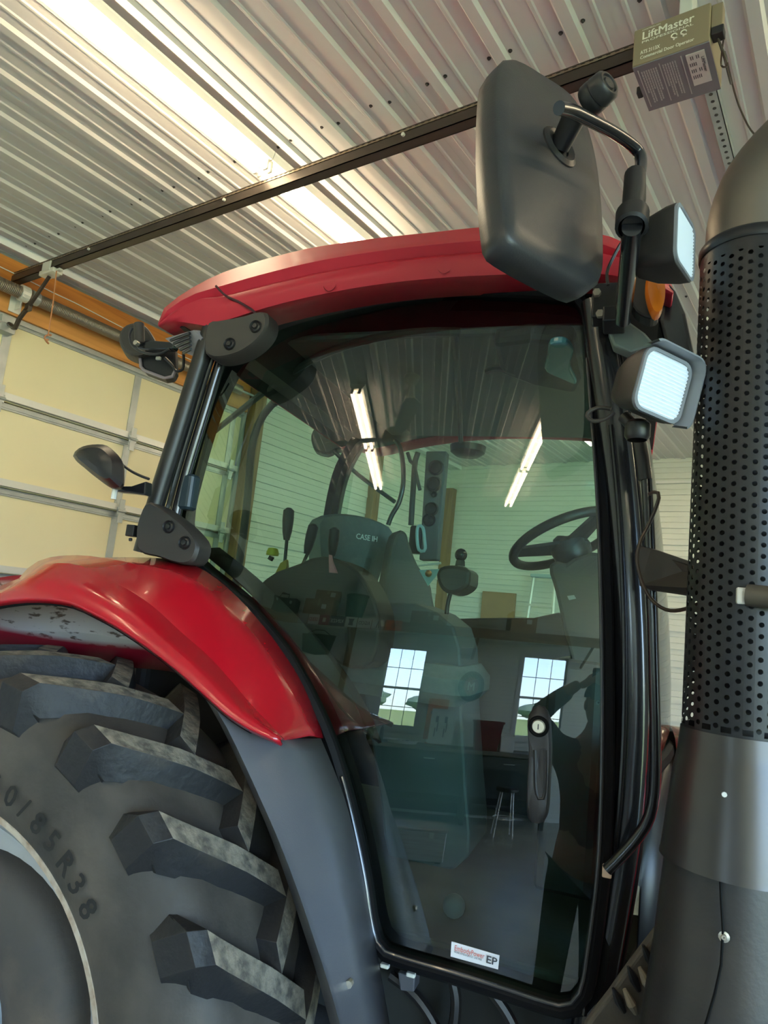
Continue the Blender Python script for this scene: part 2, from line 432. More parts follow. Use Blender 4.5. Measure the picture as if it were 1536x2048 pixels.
ob().box2((xr0 - .05, YR - .05, ZR0 - .01), (xr0 + .03, YR + .05, ZR0 + .05)).cyl((xr0 - .02, YR - .05, ZR0 + .03), (xr0 - .02, YR + .05, ZR0 + .03), .035, n=14).build('header_bracket', m_galvl, op, bevel=.003)
tx = rY(105, 528, YR).x
tr = ob().box2((tx - .09, YR - .036, ZR0 - .035), (tx + .09, YR + .036, ZR0 - .002)).box2((tx - .05, YR - .042, ZR0 - .02), (tx + .05, YR - .03, ZR0 + .05)).box2((tx + .09, YR - .015, ZR0 - .022), (tx + .13, YR + .015, ZR0 - .008)).build('trolley', m_galvl, op, bevel=.004)
a0 = Vector((tx - .01, YR, ZR0 - .04)); ab = rX(22, 652, XD + .08)
a2 = Vector((XD + .09, YR, ab.z + .0)); a1 = a2 + Vector((.12, 0, -.03))
arm = ob(); arm.tube([a0, a0.lerp(a1, .7)], .014, 6); arm.box((a0.lerp(a1, .62)), (.05, .03, .05)); arm.tube(smooth_poly([a0.lerp(a1, .55), a1 + Vector((.03, 0, .05)), a1 + Vector((-.01, 0, -.015)), a2 + Vector((.02, 0, 0)), a2], 12), .018, 6)
arm.build('arm', m_rail, op, smooth=True)
ob().box((XD + .05, YR, ab.z), (.1, .11, .12)).cyl((XD + .09, YR - .07, ab.z), (XD + .09, YR + .07, ab.z), .012, n=8).build('door_bracket', m_galv, op, bevel=.003)
c0_ = rY(113, 542, YR - .02); c1_ = rY(96, 672, YR - .02)
cord = ob().tube([c0_, c0_.lerp(c1_, .5) + Vector((.01, 0, 0)), c1_], .0045, 6)
m_cord = mat('red_cord', (.50, .22, .10), .7)
co = cord.build('release_cord', m_cord, op, smooth=True)
kb = ob(); kb.tube([c1_ + Vector((.022 * cos(t) * (1 - t / 14), .012 * sin(t * 1.7), -.006 * t + .02 * sin(t))) for t in [k * .45 for k in range(18)]], .006, 6); kb.build('knot', m_cord, co, smooth=True)
# motor box
bx0, bx1, by0, by1, bz0, bz1 = -.664, -.418, 2.15, 2.385, 3.884, 4.026
box = ob().box2((bx0, by0, bz0), (bx1, by1, bz1)).build('motor_housing', m_box_f, op, bevel=.004)
ob().box2((bx0 + .001, by0 + .003, bz0 - .004), (bx1 - .001, by1 - .003, bz0 - .0005)).build('bottom_cover', m_box_b, box)
ob().box2((bx1 + .001, by0 + .01, bz0 + .05), (bx1 + .035, by0 + .05, bz1 - .005)).build('junction_box', m_box_f, box, bevel=.002)
ob().box2((bx1 + .003, by0 + .005, bz0 + .02), (bx1 + .04, by0 + .045, bz0 + .05)).build('terminal_block', m_black, box, bevel=.003)
ob().box2((bx0 - .02, by0 + .13, bz0 + .0), (bx0 - .001, by0 + .16, bz0 + .03)).build('switch', m_black, box, bevel=.004)
fx = lambda x, z: Vector((x, by0 - .001, z)); XD_, ZD_ = Vector((1, 0, 0)), Vector((0, 0, 1))
text('lettering', 'LiftMaster', .042, fx(bx0 + .028, bz0 + .092), XD_, ZD_, m_ink, box, torg=OPO, width=.165, bold=True)
text('lettering', 'PROFESSIONAL', .012, fx(bx0 + .028, bz0 + .078), XD_, ZD_, m_ink, box, torg=OPO, width=.165, bold=True)
text('lettering', 'CHAMBERLAIN', .008, fx(bx0 + .028, bz0 + .127), XD_, ZD_, m_ink, box, torg=OPO, width=.06)
text('lettering', 'ATS 2113X', .02, fx(bx0 + .026, bz0 + .036), XD_, ZD_, m_ink, box, torg=OPO, width=.064, bold=True)
text('lettering', 'Commercial Door Operator', .018, fx(bx0 + .026, bz0 + .017), XD_, ZD_, m_ink, box, torg=OPO, width=.172, bold=True)
for cx in (.135, .165):
    ib = ob(); cxx = bx0 + cx
    ib.tube([Vector((cxx + .009 * cos(t), by0 - .0025, bz0 + .062 + .008 * sin(t))) for t in [pi * k / 8 for k in range(9)]], .0022, 5)
    ib.tube([Vector((cxx - .009, by0 - .0025, bz0 + .06)), Vector((cxx + .002, by0 - .0025, bz0 + .052)), Vector((cxx + .010, by0 - .0025, bz0 + .052))], .0022, 5)
    ib.cyl((cxx, by0 - .001, bz0 + .049), (cxx, by0 - .003, bz0 + .049), .003, n=8); ib.build('pictogram', m_ink, box)
# print on the underside: rules and blocks of small unreadable text, plus a rating plate
def under(u, v): return Vector((bx0 + u, by0 + v, bz0 - .0052))   # u along rail, v away from the viewer
ub = ob()
for u in (.012, .082, .152): ub.box((bx0 + u + .002, by0 + .115, bz0 - .005), (.003, .19, .001))
m_print = mat('grey_print', (.42, .41, .42), .6)
ub.build('printed_rule', m_print, box)
tb = ob()
for u0, n in ((.024, 7), (.094, 6)):
    for j in range(n):
        ln = .16 if j % 3 else .1
        y = .03
        while y < .03 + ln:
            w = random.uniform(.006, .016); tb.box((bx0 + u0 + j * .0078, by0 + y + w / 2, bz0 - .005), (.0042, w * .8, .0008)); y += w
stuff(tb.build('small_print', m_print, box))
pl = ob().box2((bx0 + .168, by0 + .025, bz0 - .0062), (bx1 - .02, by0 + .175, bz0 - .0044)).build('rating_plate', mat('plate_grey', (.60, .59, .56), .4), box)
text('lettering', 'LiftMaster', .014, Vector((bx1 - .034, by0 + .05, bz0 - .0066)), (0, 1, 0), (1, 0, 0), mat('dark_ink', (.06, .06, .07), .6), pl, torg=OPO, width=.07, bold=True)
pp = ob()
for j in range(6):
    for k in range(4):
        if random.random() < .75: pp.box((bx0 + .175 + j * .006, by0 + .045 + k * .03, bz0 - .0066), (.0025, .016, .0006))
stuff(pp.build('small_print', mat('dark_ink', (.06, .06, .07), .6), pl))
# hanger: plate and perforated angle to the ceiling, motor wiring
ob().box2((-.60, YR - .1, bz1 + .001), (-.47, YR + .09, bz1 + .012)).box2((-.545, YR - .06, bz1 + .01), (-.50, YR + .01, ZC - .04)).build('hanger_plate', m_galvl, op, bevel=.004)
pa = ob(); xa = -.535
pa.box2((xa - .022, 2.0, ZC - .042), (xa + .026, 4.6, ZC - .036)); pa.box2((xa + .022, 2.0, ZC - .042), (xa + .026, 4.6, ZC - .004))
pang = pa.build('perforated_angle', m_galv, op)
hs = None
for k in range(46):
    y = 2.42 + k * .045
    if hs is None:
        hs = MB().cyl((0, 0, 0), (0, 0, -.0015), .008, n=8).build('slot_hole', m_screw, pang); hs.location = Vector((xa, y, ZC - .0421)) - OPO
    else: share(hs, 'slot_hole', pang, Vector((xa, y, ZC - .0421)) - OPO)
wr = ob(); wr.tube(smooth_poly([(bx1 + .02, by0 + .03, bz0 + .02), (bx1 + .035, by0 + .05, bz0 - .03), (bx1 + .03, by0 + .12, bz0 + .0), (bx1 + .02, 2.45, bz0 + .06), (bx1 - .03, 2.6, ZC - .06), (bx1 - .02, 2.95, ZC - .06), (bx1 + .05, 3.2, ZC - .07), (bx1 + .3, 3.5, ZC - .06)], 40), .004, 6)
wr.tube(smooth_poly([(bx1 + .022, by0 + .035, bz0 + .02), (bx1 + .045, by0 + .07, bz0 - .05), (bx1 + .02, by0 + .1, bz0 - .02), (bx1 + .035, by0 + .04, bz0 + .02)], 20), .003, 6)
wr.build('wiring', m_rail, op, smooth=True)
tag(op, 'brown and grey garage door opener motor box with long chain rail across the ceiling', 'door opener')

# ------------------------------------------------------------------ fluorescent strip lights (the room's own lamps, plus added fill)
m_tube = mat('lit_tube', (1, .95, .85), .4, emit=(1.0, .82, .54), es=TUBE_STRENGTH)
m_fix = mat('fixture_white', (.86, .85, .82), .35)
m_sock = mat('socket', (.75, .74, .68), .4)
def strip_light(x, y, label, group=None, ln=1.22):
    t = empty('strip_light', (x, y, ZC - .035))
    b = MB(); pr = [(-.075, -.012), (-.062, -.040), (-.03, -.05), (.03, -.05), (.062, -.040), (.075, -.012), (.075, 0), (-.075, 0)]
    b.loft([[Vector((a, e, c)) for a, c in pr] for e in (-ln / 2, ln / 2)], closed=True, caps=True); b.build('housing', m_fix, t)
    for s in (-.036, .036):
        MB().cyl((s, -ln / 2 + .025, -.082), (s, ln / 2 - .025, -.082), .0165, n=12).build('tube', m_tube, t, smooth=True)
        for e in (-1, 1):
            MB().rbox((s, e * (ln / 2 - .014), -.07), (.032, .014, .06), .006).build('socket', m_sock, t)
    tag(t, label, 'light', group); return t
LX = -2.60
strip_light(LX, 2.275 - .612, 'bright fluorescent strip light on the ceiling, between the door header and the motor box', 'paired strip lights above the tractor')
strip_light(LX, 2.275 + .612, 'bright fluorescent strip light on the ceiling, above the rear of the red cab roof', 'paired strip lights above the tractor')
for x, ys in ((-2.05, (-1.63, -2.87)), (-.25, (-1.95, -3.19))):
    for y in ys:
        strip_light(x, y, 'fluorescent strip light mirrored in the side glass, in the row ' + ('nearest' if x < -1 else 'farther from') + ' the ceiling fan', 'strip lights behind the viewer')
for x_ in (3.0, 4.9):  # unseen lamps added to brighten the window wall
    for y_ in (-4.9, -6.14):
        strip_light(x_, y_, 'added fluorescent fill strip on the ceiling over the ' + ('stretch between workbench and doorway' if x_ < 4 else 'open doorway by the window wall'), 'added fill strips over the workbench side')
strip_light(1.0, 2.2, 'fluorescent strip light on the ceiling beyond the motor box', 'strip lights over the far bay')
strip_light(1.0, 3.44, 'fluorescent strip light on the ceiling beyond the motor box', 'strip lights over the far bay')
for x in (-2.6, .6):  # lamps added to light the far wall
    for y in (6.0, 7.24):
        strip_light(x, y, 'added fluorescent fill strip on the ceiling beyond the tractor, near the far wall', 'added fill strips by the far wall')
# ================================================================== THE TRACTOR
_w = TM @ TORG
TR = empty('tractor', (_w.x, _w.y, 0), PHI)
tag(TR, 'red farm tractor with black glazed cab, parked facing away from the overhead door', 'tractor')
def tb(): return MB(TORG)
m_red = mat('tractor_red', (.52, .006, .018), .24, coat=.5, col2=(.48, .008, .018), vs=7)
m_roofred = mat('roof_red', (.47, .012, .03), .42, bump=.02, bs=250)
m_blk = mat('gloss_black', (.012, .012, .014), .22, spec=.6, coat=.3)
m_rub = mat('rubber_seal', (.006, .006, .006), .65, spec=.12)
m_satin = mat('satin_black', (.014, .013, .013), .38, col2=(.028, .024, .021), vs=5, vlo=.5, vhi=.8)
m_cover = mat('hinge_cover', (.034, .030, .027), .5, col2=(.050, .042, .034), vs=4, bump=.05, bs=300)
m_gplast = mat('grey_plastic', (.10, .105, .122), .40, bump=.04, bs=300, col2=(.115, .12, .135), vs=5)
m_dark = mat('cab_dark', (.028, .026, .026), .6)
m_trim = mat('cab_trim', (.060, .055, .052), .65, bump=.05, bs=200)
m_headl = mat('headliner', (.16, .16, .155), .9)
m_glass = glassmat('tinted_glass', (.55, .84, .77), 1.86)
m_glass2 = glassmat('tinted_glass_far', (.84, .94, .89), 1.25)
m_steel = mat('bolt_steel', (.55, .5, .42), .35, .8)
m_grey = mat('rim_grey', (.55, .57, .60), .38, .35, col2=(.48, .47, .45), vs=6)

# ---------------------------------------------------------------- wheels
AX, AZ, RT = -1.4764, .874, .874
m_tyre = mat('tyre_rubber', (.050, .045, .040), .62, col2=(.145, .122, .10), vs=4, vlo=.42, vhi=.78, bump=.25, bs=26)
m_lug = mat('lug_rubber', (.018, .018, .020), .55, col2=(.060, .049, .038), vs=9, vlo=.5, vhi=.8, bump=.3, bs=40)
m_mud = mat('dried_mud', (.25, .22, .17), .9, col2=(.10, .09, .075), vs=28, vlo=.42, vhi=.62, bump=.5, bs=60)
def lugmat():
    m = mat('lug_dusty', (.042, .041, .042), .62)
    return m
LUGMAT = m_lug
YC = 1.505
def tyre_prof(): # (radius, y offset from centre) near side bead -> tread -> far side bead
    near = [(.512, -.185), (.535, -.200), (.58, -.222), (.64, -.236), (.69, -.238), (.735, -.230), (.775, -.214), (.803, -.19), (.818, -.15), (.826, -.08), (.829, 0)]
    return near + [(r, -y) for r, y in reversed(near[:-1])]
def lug_mesh(flip):
    secs = []
    for s in [-.16, -.06, .04, .15, .3, .45, .6, .75, .9, 1.03]:
        if s < 0: y = -.232 ; rb, rt = (.70, .735) if s < -.1 else (.765, .828)
        else:
            y = -.240 + .274 * s; rb = .78 + .04 * min(1, s * 2.2); rt = .850 + .024 * min(1, s * 1.6)
        if -.1 < s < 0: y = -.244
        sh = 0 if s < 0 else s
        a = radians(-15.0) * sh ** .9
        hw_t = .030 + .006 * max(0, .3 - s); hw_b = .048 + .02 * (1 - abs(min(max(s, 0), 1)))
        yt = y if s >= 0 else y - .014
        for_sec = []
        for (r, da, yy) in ((rb, -hw_b, y + (.03 if s < 0 else 0)), (rt, -hw_t, yt), (rt, hw_t, yt), (rb, hw_b, y + (.03 if s < 0 else 0))):
            ang = a + da / r
            for_sec.append(Vector((r * cos(ang), yy, r * sin(ang))))
        secs.append(for_sec)
    if flip: secs = [[Vector((p.x, -p.y, p.z)) for p in q] for q in secs]
    b = MB(); b.loft(secs, closed=True, caps=True); return b
def make_wheel(name):
    t = MB().lathe(tyre_prof(), (0, 0, 0), (0, 1, 0), 96, closed=False).build(name, m_tyre, None, smooth=True, angle=60)
    t.data.materials.append(m_mud)
    for side in (0, 1):
        src = lug_mesh(side).build('lug', m_lug, t, smooth=True, bevel=.011, angle=35)
        src.data.materials.append(m_mud)
        # the worn outward faces of the lugs carry dried mud
        for p in src.data.polygons:
            c = p.center; n = p.normal
            if n.dot(Vector((c.x, 0, c.z)).normalized()) > .8: p.material_index = 1
        for i in range(22):
            ang = 2 * pi * (i + .5 * side) / 22 - radians(4.5)
            if i == 0: src.rotation_euler = (0, -ang, 0)
            else: share(src, 'lug', t, rot=(0, -ang, 0))
    r = MB()
    rp = [(.512, -.186), (.524, -.196), (.531, -.190), (.528, -.180), (.500, -.172), (.478, -.150), (.465, -.10), (.462, .10), (.478, .15), (.512, .186)]
    r.lathe(rp, (0, 0, 0), (0, 1, 0), 80)
    rim = r.build('rim', m_grey, t, smooth=True, angle=50)
    d = MB(); d.lathe([(.463, -.02), (.43, -.015), (.36, -.05), (.22, -.06), (.20, -.055)], (0, 0, 0), (0, 1, 0), 48); d.build('rim_disc', m_grey, rim, smooth=True)
    return t
wheel = make_wheel('rear_wheel'); wheel.parent = TR; wheel.location = Vector((AX, YC, AZ)) - TORG
# bead ring: pale worn rim edge
MB().lathe([(.517, -.197), (.531, -.200), (.536, -.188), (.523, -.183)], (0, 0, 0), (0, 1, 0), 80, closed=True).build('bead_ring', mat('worn_rim', (.62, .54, .44), .5, .2, col2=(.36, .25, .17), vs=30), wheel, smooth=True)
m_cast = mat('cast_weight', (.066, .060, .055), .7, col2=(.15, .115, .085), vs=5, vlo=.5, vhi=.85, bump=.3, bs=30)
wt = MB(); wt.lathe([(.15, -.07), (.17, -.10), (.22, -.118), (.32, -.118), (.355, -.105), (.372, -.075), (.372, -.02), (.36, .0)], (0, 0, 0), (0, 1, 0), 56)
wt.build('wheel_weight', m_cast, wheel, smooth=True, angle=50)
hub = MB(); hub.lathe([(.001, -.21), (.07, -.21), (.10, -.19), (.115, -.15), (.12, -.08), (.2, -.06)], (0, 0, 0), (0, 1, 0), 32)
hub.build('hub', mat('hub_blue_grey', (.35, .40, .47), .45, .2), wheel, smooth=True)
for k in range(8):
    a = 2 * pi * k / 8; MB().cyl((.15 * cos(a), -.04, .15 * sin(a)), (.15 * cos(a), -.115, .15 * sin(a)), .014, n=6).build('wheel_nut', m_grey, wheel)
# raised size marking on the sidewall, letters bent round the tyre
def side_text(s, ang0, r, size, parent):
    m = mat('tyre_letter', (.016, .015, .014), .66)
    a = ang0
    for chh in s:
        if chh == ' ': a -= .03; continue
        rad = Vector((cos(a), 0, sin(a))); tang = Vector((sin(a), 0, -cos(a)))
        text('sidewall_letter', chh, size, Vector((rad.x * r, -.236, rad.z * r)), tang, rad, m, parent, ext=.004, bold=True)
        a -= (.62 if chh in '/1' else .78) * size / r
side_text('460/85R38', radians(81), .59, .066, wheel)
lw = copy_tree(wheel, TR); lw.location = Vector((AX, 2 * TORG.y - YC, AZ)) - TORG; lw.rotation_euler = (0, 0, pi)
for ch in list(lw.children):
    if ch.name.startswith('sidewall'): bpy.data.objects.remove(ch)
for yy, rz in ((1.62, 0), (2 * TORG.y - 1.62, pi)):
    fw = copy_tree(wheel, TR); fw.name = 'front_wheel'; fw.scale = (.70, .78, .70)
    fw.location = Vector((AX + 2.42, yy, AZ * .70)) - TORG; fw.rotation_euler = (0, 0, rz)
    for ch in list(fw.children):
        if ch.name.startswith('sidewall'): bpy.data.objects.remove(ch)

# ---------------------------------------------------------------- rear fenders
def prepend(rows, radii, n=6):
    """carry each fender line on round the back of the wheel"""
    out = []
    for row, r1 in zip(rows, radii):
        p0 = row[0]; a0 = atan2(p0.z - AZ, p0.x - AX); r0 = sqrt((p0.z - AZ) ** 2 + (p0.x - AX) ** 2); ext = []
        for k in range(n, 0, -1):
            t = k / n; a = a0 + (radians(172) - a0) * t; r = r0 + (r1 - r0) * min(1, t * 1.6)
            ext.append(Vector((AX + r * cos(a), p0.y, AZ + r * sin(a))))
        out.append(ext + row)
    return out
NF = 30
rowA = px2([(42, 1166), (64, 1140), (105, 1124), (200, 1117), (330, 1119), (400, 1138), (470, 1192), (540, 1272), (600, 1362), (636, 1440), (648, 1478)], NF, lambda x, y: tY(x, y, 1.735))
rowA2 = px2([(40, 1168), (62, 1143), (100, 1126), (170, 1119), (270, 1130), (345, 1165), (415, 1222), (480, 1295), (540, 1380), (585, 1440), (610, 1480)], NF, lambda x, y: tY(x, y, 1.63))
rowB = px2([(36, 1172), (58, 1150), (90, 1131), (156, 1132), (236, 1170), (302, 1212), (359, 1264), (416, 1314), (458, 1360), (500, 1410), (540, 1452), (568, 1481)], NF, lambda x, y: tY(x, y, 1.50))
rowB2 = px2([(24, 1180), (50, 1168), (90, 1155), (150, 1160), (222, 1190), (300, 1240), (359, 1290), (416, 1345), (458, 1388), (496, 1426), (536, 1458), (564, 1481)], NF, lambda x, y: tY(x, y, 1.42))
rowC = px2([(-20, 1204), (20, 1197), (71, 1194), (137, 1201), (189, 1224), (236, 1250), (302, 1295), (359, 1340), (416, 1391), (454, 1424), (500, 1453), (560, 1480)], NF, lambda x, y: tY(x, y, 1.365))
rowA2 = [a.lerp(b_, .5) for a, b_ in zip(rowA, rowB)]
rowA2 = [p + Vector((p.x - AX, 0, p.z - AZ)).normalized() * .016 for p in rowA2]
rowB2 = [a.lerp(b_, .5) for a, b_ in zip(rowB, rowC)]
rowB2 = [p + Vector((p.x - AX, 0, p.z - AZ)).normalized() * .006 + Vector((0, -.008, 0)) for p in rowB2]
rows = prepend([rowA, rowA2, rowB, rowB2, rowC], [1.02, 1.02, 1.0, .99, .95])
lip = [p + Vector((0, .012, -.012)) for p in rows[-1]]
fend = tb().loft(rows + [lip]).build('rear_fender', m_red, TR, smooth=True, solid=.006, angle=180)
_n = len(rows[0])
for _e in fend.data.edges:
    a_, b_ = _e.vertices
    if a_ // _n == 2 and b_ // _n == 2: _e.use_edge_sharp = True
# dark strip under the lip, put in for the shadow edge
tb().tube([p + Vector((.0, .02, -.012)) for p in rows[-1][:-3]], .008, 6).build('lip_shadow_strip', m_rub, fend, smooth=True)
# dusty inboard wall of the fender
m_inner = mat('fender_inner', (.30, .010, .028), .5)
def inner_mat():
    m = m_inner; nt = m.node_tree; b = nt.nodes['Principled BSDF']
    tc = nt.nodes.new('ShaderNodeTexCoord'); mp = nt.nodes.new('ShaderNodeMapping')
    c = Vector((AX - .12, 0, AZ + .96)) - TORG
    mp.inputs['Location'].default_value = (-c.x / .62, 0, -c.z / .085); mp.inputs['Scale'].default_value = (1 / .62, 0, 1 / .085)
    ln = nt.nodes.new('ShaderNodeVectorMath'); ln.operation = 'LENGTH'
    rr = nt.nodes.new('ShaderNodeMapRange'); rr.inputs[1].default_value = .85; rr.inputs[2].default_value = 1.05; rr.inputs[3].default_value = 1; rr.inputs[4].default_value = 0
    no = nt.nodes.new('ShaderNodeTexNoise'); no.inputs['Scale'].default_value = 34; no.inputs['Detail'].default_value = 3
    mp2 = nt.nodes.new('ShaderNodeMapping'); mp2.inputs['Scale'].default_value = (.5, 1, 1.6)
    r2 = nt.nodes.new('ShaderNodeMapRange'); r2.inputs[1].default_value = .58; r2.inputs[2].default_value = .64
    mud = nt.nodes.new('ShaderNodeMix'); mud.data_type = 'RGBA'; mud.inputs[6].default_value = (.52, .48, .46, 1); mud.inputs[7].default_value = (.12, .09, .075, 1)
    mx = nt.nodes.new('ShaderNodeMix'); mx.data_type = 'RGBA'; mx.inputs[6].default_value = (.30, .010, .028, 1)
    L = nt.links
    L.new(tc.outputs['Object'], mp.inputs[0]); L.new(mp.outputs[0], ln.inputs[0]); L.new(ln.outputs['Value'], rr.inputs[0])
    L.new(tc.outputs['Object'], mp2.inputs[0]); L.new(mp2.outputs[0], no.inputs[0]); L.new(no.outputs[0], r2.inputs[0]); L.new(r2.outputs[0], mud.inputs[0])
    L.new(rr.outputs[0], mx.inputs[0]); L.new(mud.outputs[2], mx.inputs[7]); L.new(mx.outputs[2], b.inputs['Base Color'])
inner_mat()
iw_top = px2([(-150, 1190), (-30, 1160), (100, 1150), (250, 1185), (360, 1270), (440, 1370)], 16, lambda x, y: tY(x, y, 1.742))
iw_mid = px2([(-150, 1270), (-30, 1262), (100, 1262), (220, 1272), (320, 1300), (400, 1360)], 16, lambda x, y: tY(x, y, 1.700))
iw_bot = px2([(-150, 1306), (-30, 1314), (100, 1322), (220, 1331), (330, 1340), (372, 1350)], 16, lambda x, y: tY(x, y, 1.748))
tb().loft([iw_top, iw_mid, iw_bot]).build('inner_wall', m_inner, fend, smooth=True, solid=.005)
# grey plastic lower fender
EO = [(416, 1390), (454, 1453), (491, 1529), (525, 1604), (558, 1680), (595, 1779), (628, 1878), (657, 1968), (680, 2050), (705, 2150)]
ER = [(486, 1452), (534, 1548), (572, 1647), (610, 1789), (652, 1930), (680, 2030), (712, 2140)]
EI = [(640, 1478), (671, 1553), (695, 1623), (718, 1722), (738, 1832), (755, 1925), (772, 2020), (790, 2130)]
NE = 22
e0 = px2(EO, NE, lambda x, y: tY(x, y, 1.395)); e1 = px2(ER, NE, lambda x, y: tY(x, y, 1.425))
em = px2([(565, 1478), (600, 1552), (632, 1640), (664, 1760), (692, 1880), (715, 1980), (742, 2090)], NE, lambda x, y: tY(x, y, 1.50))
e2 = px2(EI, NE, lambda x, y: tY(x, y, 1.69))
ei = [p + Vector((-.05, .05, 0)) for p in e0]
fx_ = tb().loft([ei, e0, e1, em, e2]).build('fender_extension', m_gplast, fend, smooth=True, solid=.006, angle=35)
sb = tY(697, 1968, 1.47); tb().cyl(sb + Vector((0, .01, 0)), sb + Vector((.001, -.004, 0)), .008, n=8).build('screw', m_steel, fx_)
# mirrored fender on the other side of the cab
def mirror_rows(rs): return [[Vector((p.x, 2 * TORG.y - p.y, p.z)) for p in r] for r in rs]
tb().loft(mirror_rows(rows + [lip])).build('rear_fender', m_red, TR, smooth=True, solid=.006)
tb().loft(mirror_rows([ei, e0, e1, em, e2])).build('fender_extension', m_gplast, TR, smooth=True, solid=.006)
# rear axle, chassis under the cab
ch_ = tb(); ch_.cyl((AX, 1.5, AZ), (AX, 3.6, AZ), .11, n=20); ch_.box((AX, 2.55, AZ), (.55, .62, .62)); ch_.box((-.3, 2.55, .78), (2.0, .42, .45)); ch_.box((1.0, 2.55, .72), (1.2, .34, .4)); ch_.cyl((AX + 2.42, 1.62, .61), (AX + 2.42, 3.48, .61), .07, n=14)
ch_.build('chassis', m_dark, TR, bevel=.02)

# ---------------------------------------------------------------- roof
rlow = [(319, 652), (352, 640), (410, 650), (450, 640), (540, 612), (640, 588), (760, 567), (900, 553), (1060, 546), (1180, 545), (1260, 556), (1345, 590)]
rtop = [(318, 648), (326, 622), (372, 586), (440, 550), (520, 524), (620, 499), (740, 481), (860, 468), (985, 456), (1110, 458), (1230, 480), (1320, 540), (1346, 584)]
NR = 34
R0 = px2(rlow, NR, lambda x, y: tY(x, y, 1.73)); Rg = px2([(319, 650), (350, 624), (400, 600), (450, 596), (540, 574), (640, 552), (760, 531), (900, 515), (1060, 506), (1180, 507), (1260, 527), (1345, 588)], NR, lambda x, y: tY(x, y, 1.725))
Rm = px2([(318, 649), (336, 622), (384, 592), (445, 573), (530, 549), (630, 525), (750, 505), (880, 490), (1020, 480), (1150, 482), (1250, 508), (1345, 586)], NR, lambda x, y: tY(x, y, 1.745)); R1 = px2(rtop, NR, lambda x, y: tY(x, y, 1.83))
groove = [p + Vector((0, .024, 0)) for p in [a.lerp(b_, .5) for a, b_ in zip(Rg, Rm)]]
half = [[p + Vector((0, .12, .005)) for p in R0], R0, [a.lerp(b_, .45) + Vector((0, -.006, 0)) for a, b_ in zip(R0, Rg)], Rg, groove, Rm, R1]
def crown(row, t): return [Vector((p.x, p.y + t * (TORG.y - p.y), p.z + .06 * sin(t * pi / 2) * max(0, sin(pi * i / (NR - 1))))) for i, p in enumerate(row)]
allr = half + [crown(R1, .3), crown(R1, .65)]
R0i = [p + Vector((0, .12, .008)) for p in R0]
tb().loft([R0i, [Vector((p.x, 2 * TORG.y - p.y, p.z)) for p in R0i]]).build('roof_underside', m_dark, TR)
full = allr + list(reversed([[Vector((p.x, 2 * TORG.y - p.y, p.z)) for p in r] for r in allr]))
roof = tb().loft(full).build('roof', m_roofred, TR, smooth=True, solid=.008, angle=45)
for (x, y) in ((660, 570), (890, 534)):
    q = tY(x, y, 1.722); tb().lathe([(.001, -.012), (.012, -.012), (.017, -.004), (.020, .002)], q, (0, -1, 0), 16).build('recessed_bolt', mat('roof_bolt', (.16, .006, .012), .5), roof, smooth=True)
sm = px2([(432, 572), (452, 592), (478, 604), (508, 622), (512, 628)], 10, lambda x, y: tY(x, y, 1.715)); tb().tube(sm, .004, 6).build('panel_joint', mat('joint_dark', (.05, .004, .008), .6), roof, smooth=True)
# vented grey panel under the rear eave
vp = [tY(330, 677, 1.80), tY(388, 660, 1.72), tY(404, 676, 1.72), tY(386, 712, 1.77), tY(366, 704, 1.80)]
ve = tb().prism(vp, (0, .03, .012)).build('vent_panel', mat('vent_grey', (.30, .29, .31), .5), roof)
for k in range(5):
    a = tY(343 + 7 * k, 684 + 6 * k, 1.785).lerp(tY(385, 668 + 9 * k, 1.735), .08); b2 = tY(343 + 7 * k, 684 + 6 * k, 1.785).lerp(tY(388, 667 + 8 * k, 1.735), .92)
    tb().tube([a + Vector((0, -.012, -.002)), b2 + Vector((0, -.012, -.002))], .005, 6).build('slot', m_black, ve)
tb().box(tY(365, 655, 1.79), (.05, .04, .015)).build('eave_bracket', m_satin, roof, bevel=.003)

# ---------------------------------------------------------------- cab door: glass, frame, handle
OUT = [(480, 692), (540, 652), (620, 625), (700, 607), (800, 596), (900, 592), (1000, 592), (1100, 598), (1160, 612),
       (1172, 700), (1184, 850), (1195, 1000), (1202, 1200), (1205, 1400), (1203, 1600), (1195, 1750), (1176, 1900), (1162, 1975), (1138, 2002),
       (1100, 1998), (1000, 1966), (900, 1935), (800, 1906), (766, 1888), (750, 1840), (738, 1760), (720, 1670), (696, 1570), (664, 1470), (625, 1385), (578, 1302), (520, 1232), (460, 1176), (400, 1128), (372, 1096), (358, 1030), (380, 930), (415, 815), (446, 745)]
NO = 150
out3 = px2(OUT, NO, lambda x, y: tG(x, y), closed=True)
zs_ = [p.z for p in out3]; zmin, zmax = min(zs_) + .002, max(zs_) - .002
def xrange(z):
    xs = []
    for i in range(NO):
        a, b_ = out3[i], out3[(i + 1) % NO]
        if (a.z - z) * (b_.z - z) <= 0 and a.z != b_.z: t = (z - a.z) / (b_.z - a.z); xs.append(a.x + (b_.x - a.x) * t)
    return min(xs), max(xs)
rows = []; NZ = 70; NX = 60
for i in range(NZ):
    t = i / (NZ - 1); z = zmin + (zmax - zmin) * (.5 - .5 * cos(pi * t)); a, b_ = xrange(z)
    rows.append([Vector((a + (b_ - a) * j / (NX - 1), glass_y(a + (b_ - a) * j / (NX - 1), z), z)) for j in range(NX)])
dglass = tb().loft(rows).build('door_glass', m_glass, TR, smooth=True, angle=180)
def gn(p): return Vector((0, -1, .05))
prof = [(-.004, .004), (-.004, .018), (.010, .026), (.024, .018), (.028, .0), (.024, -.02), (-.004, -.02)]
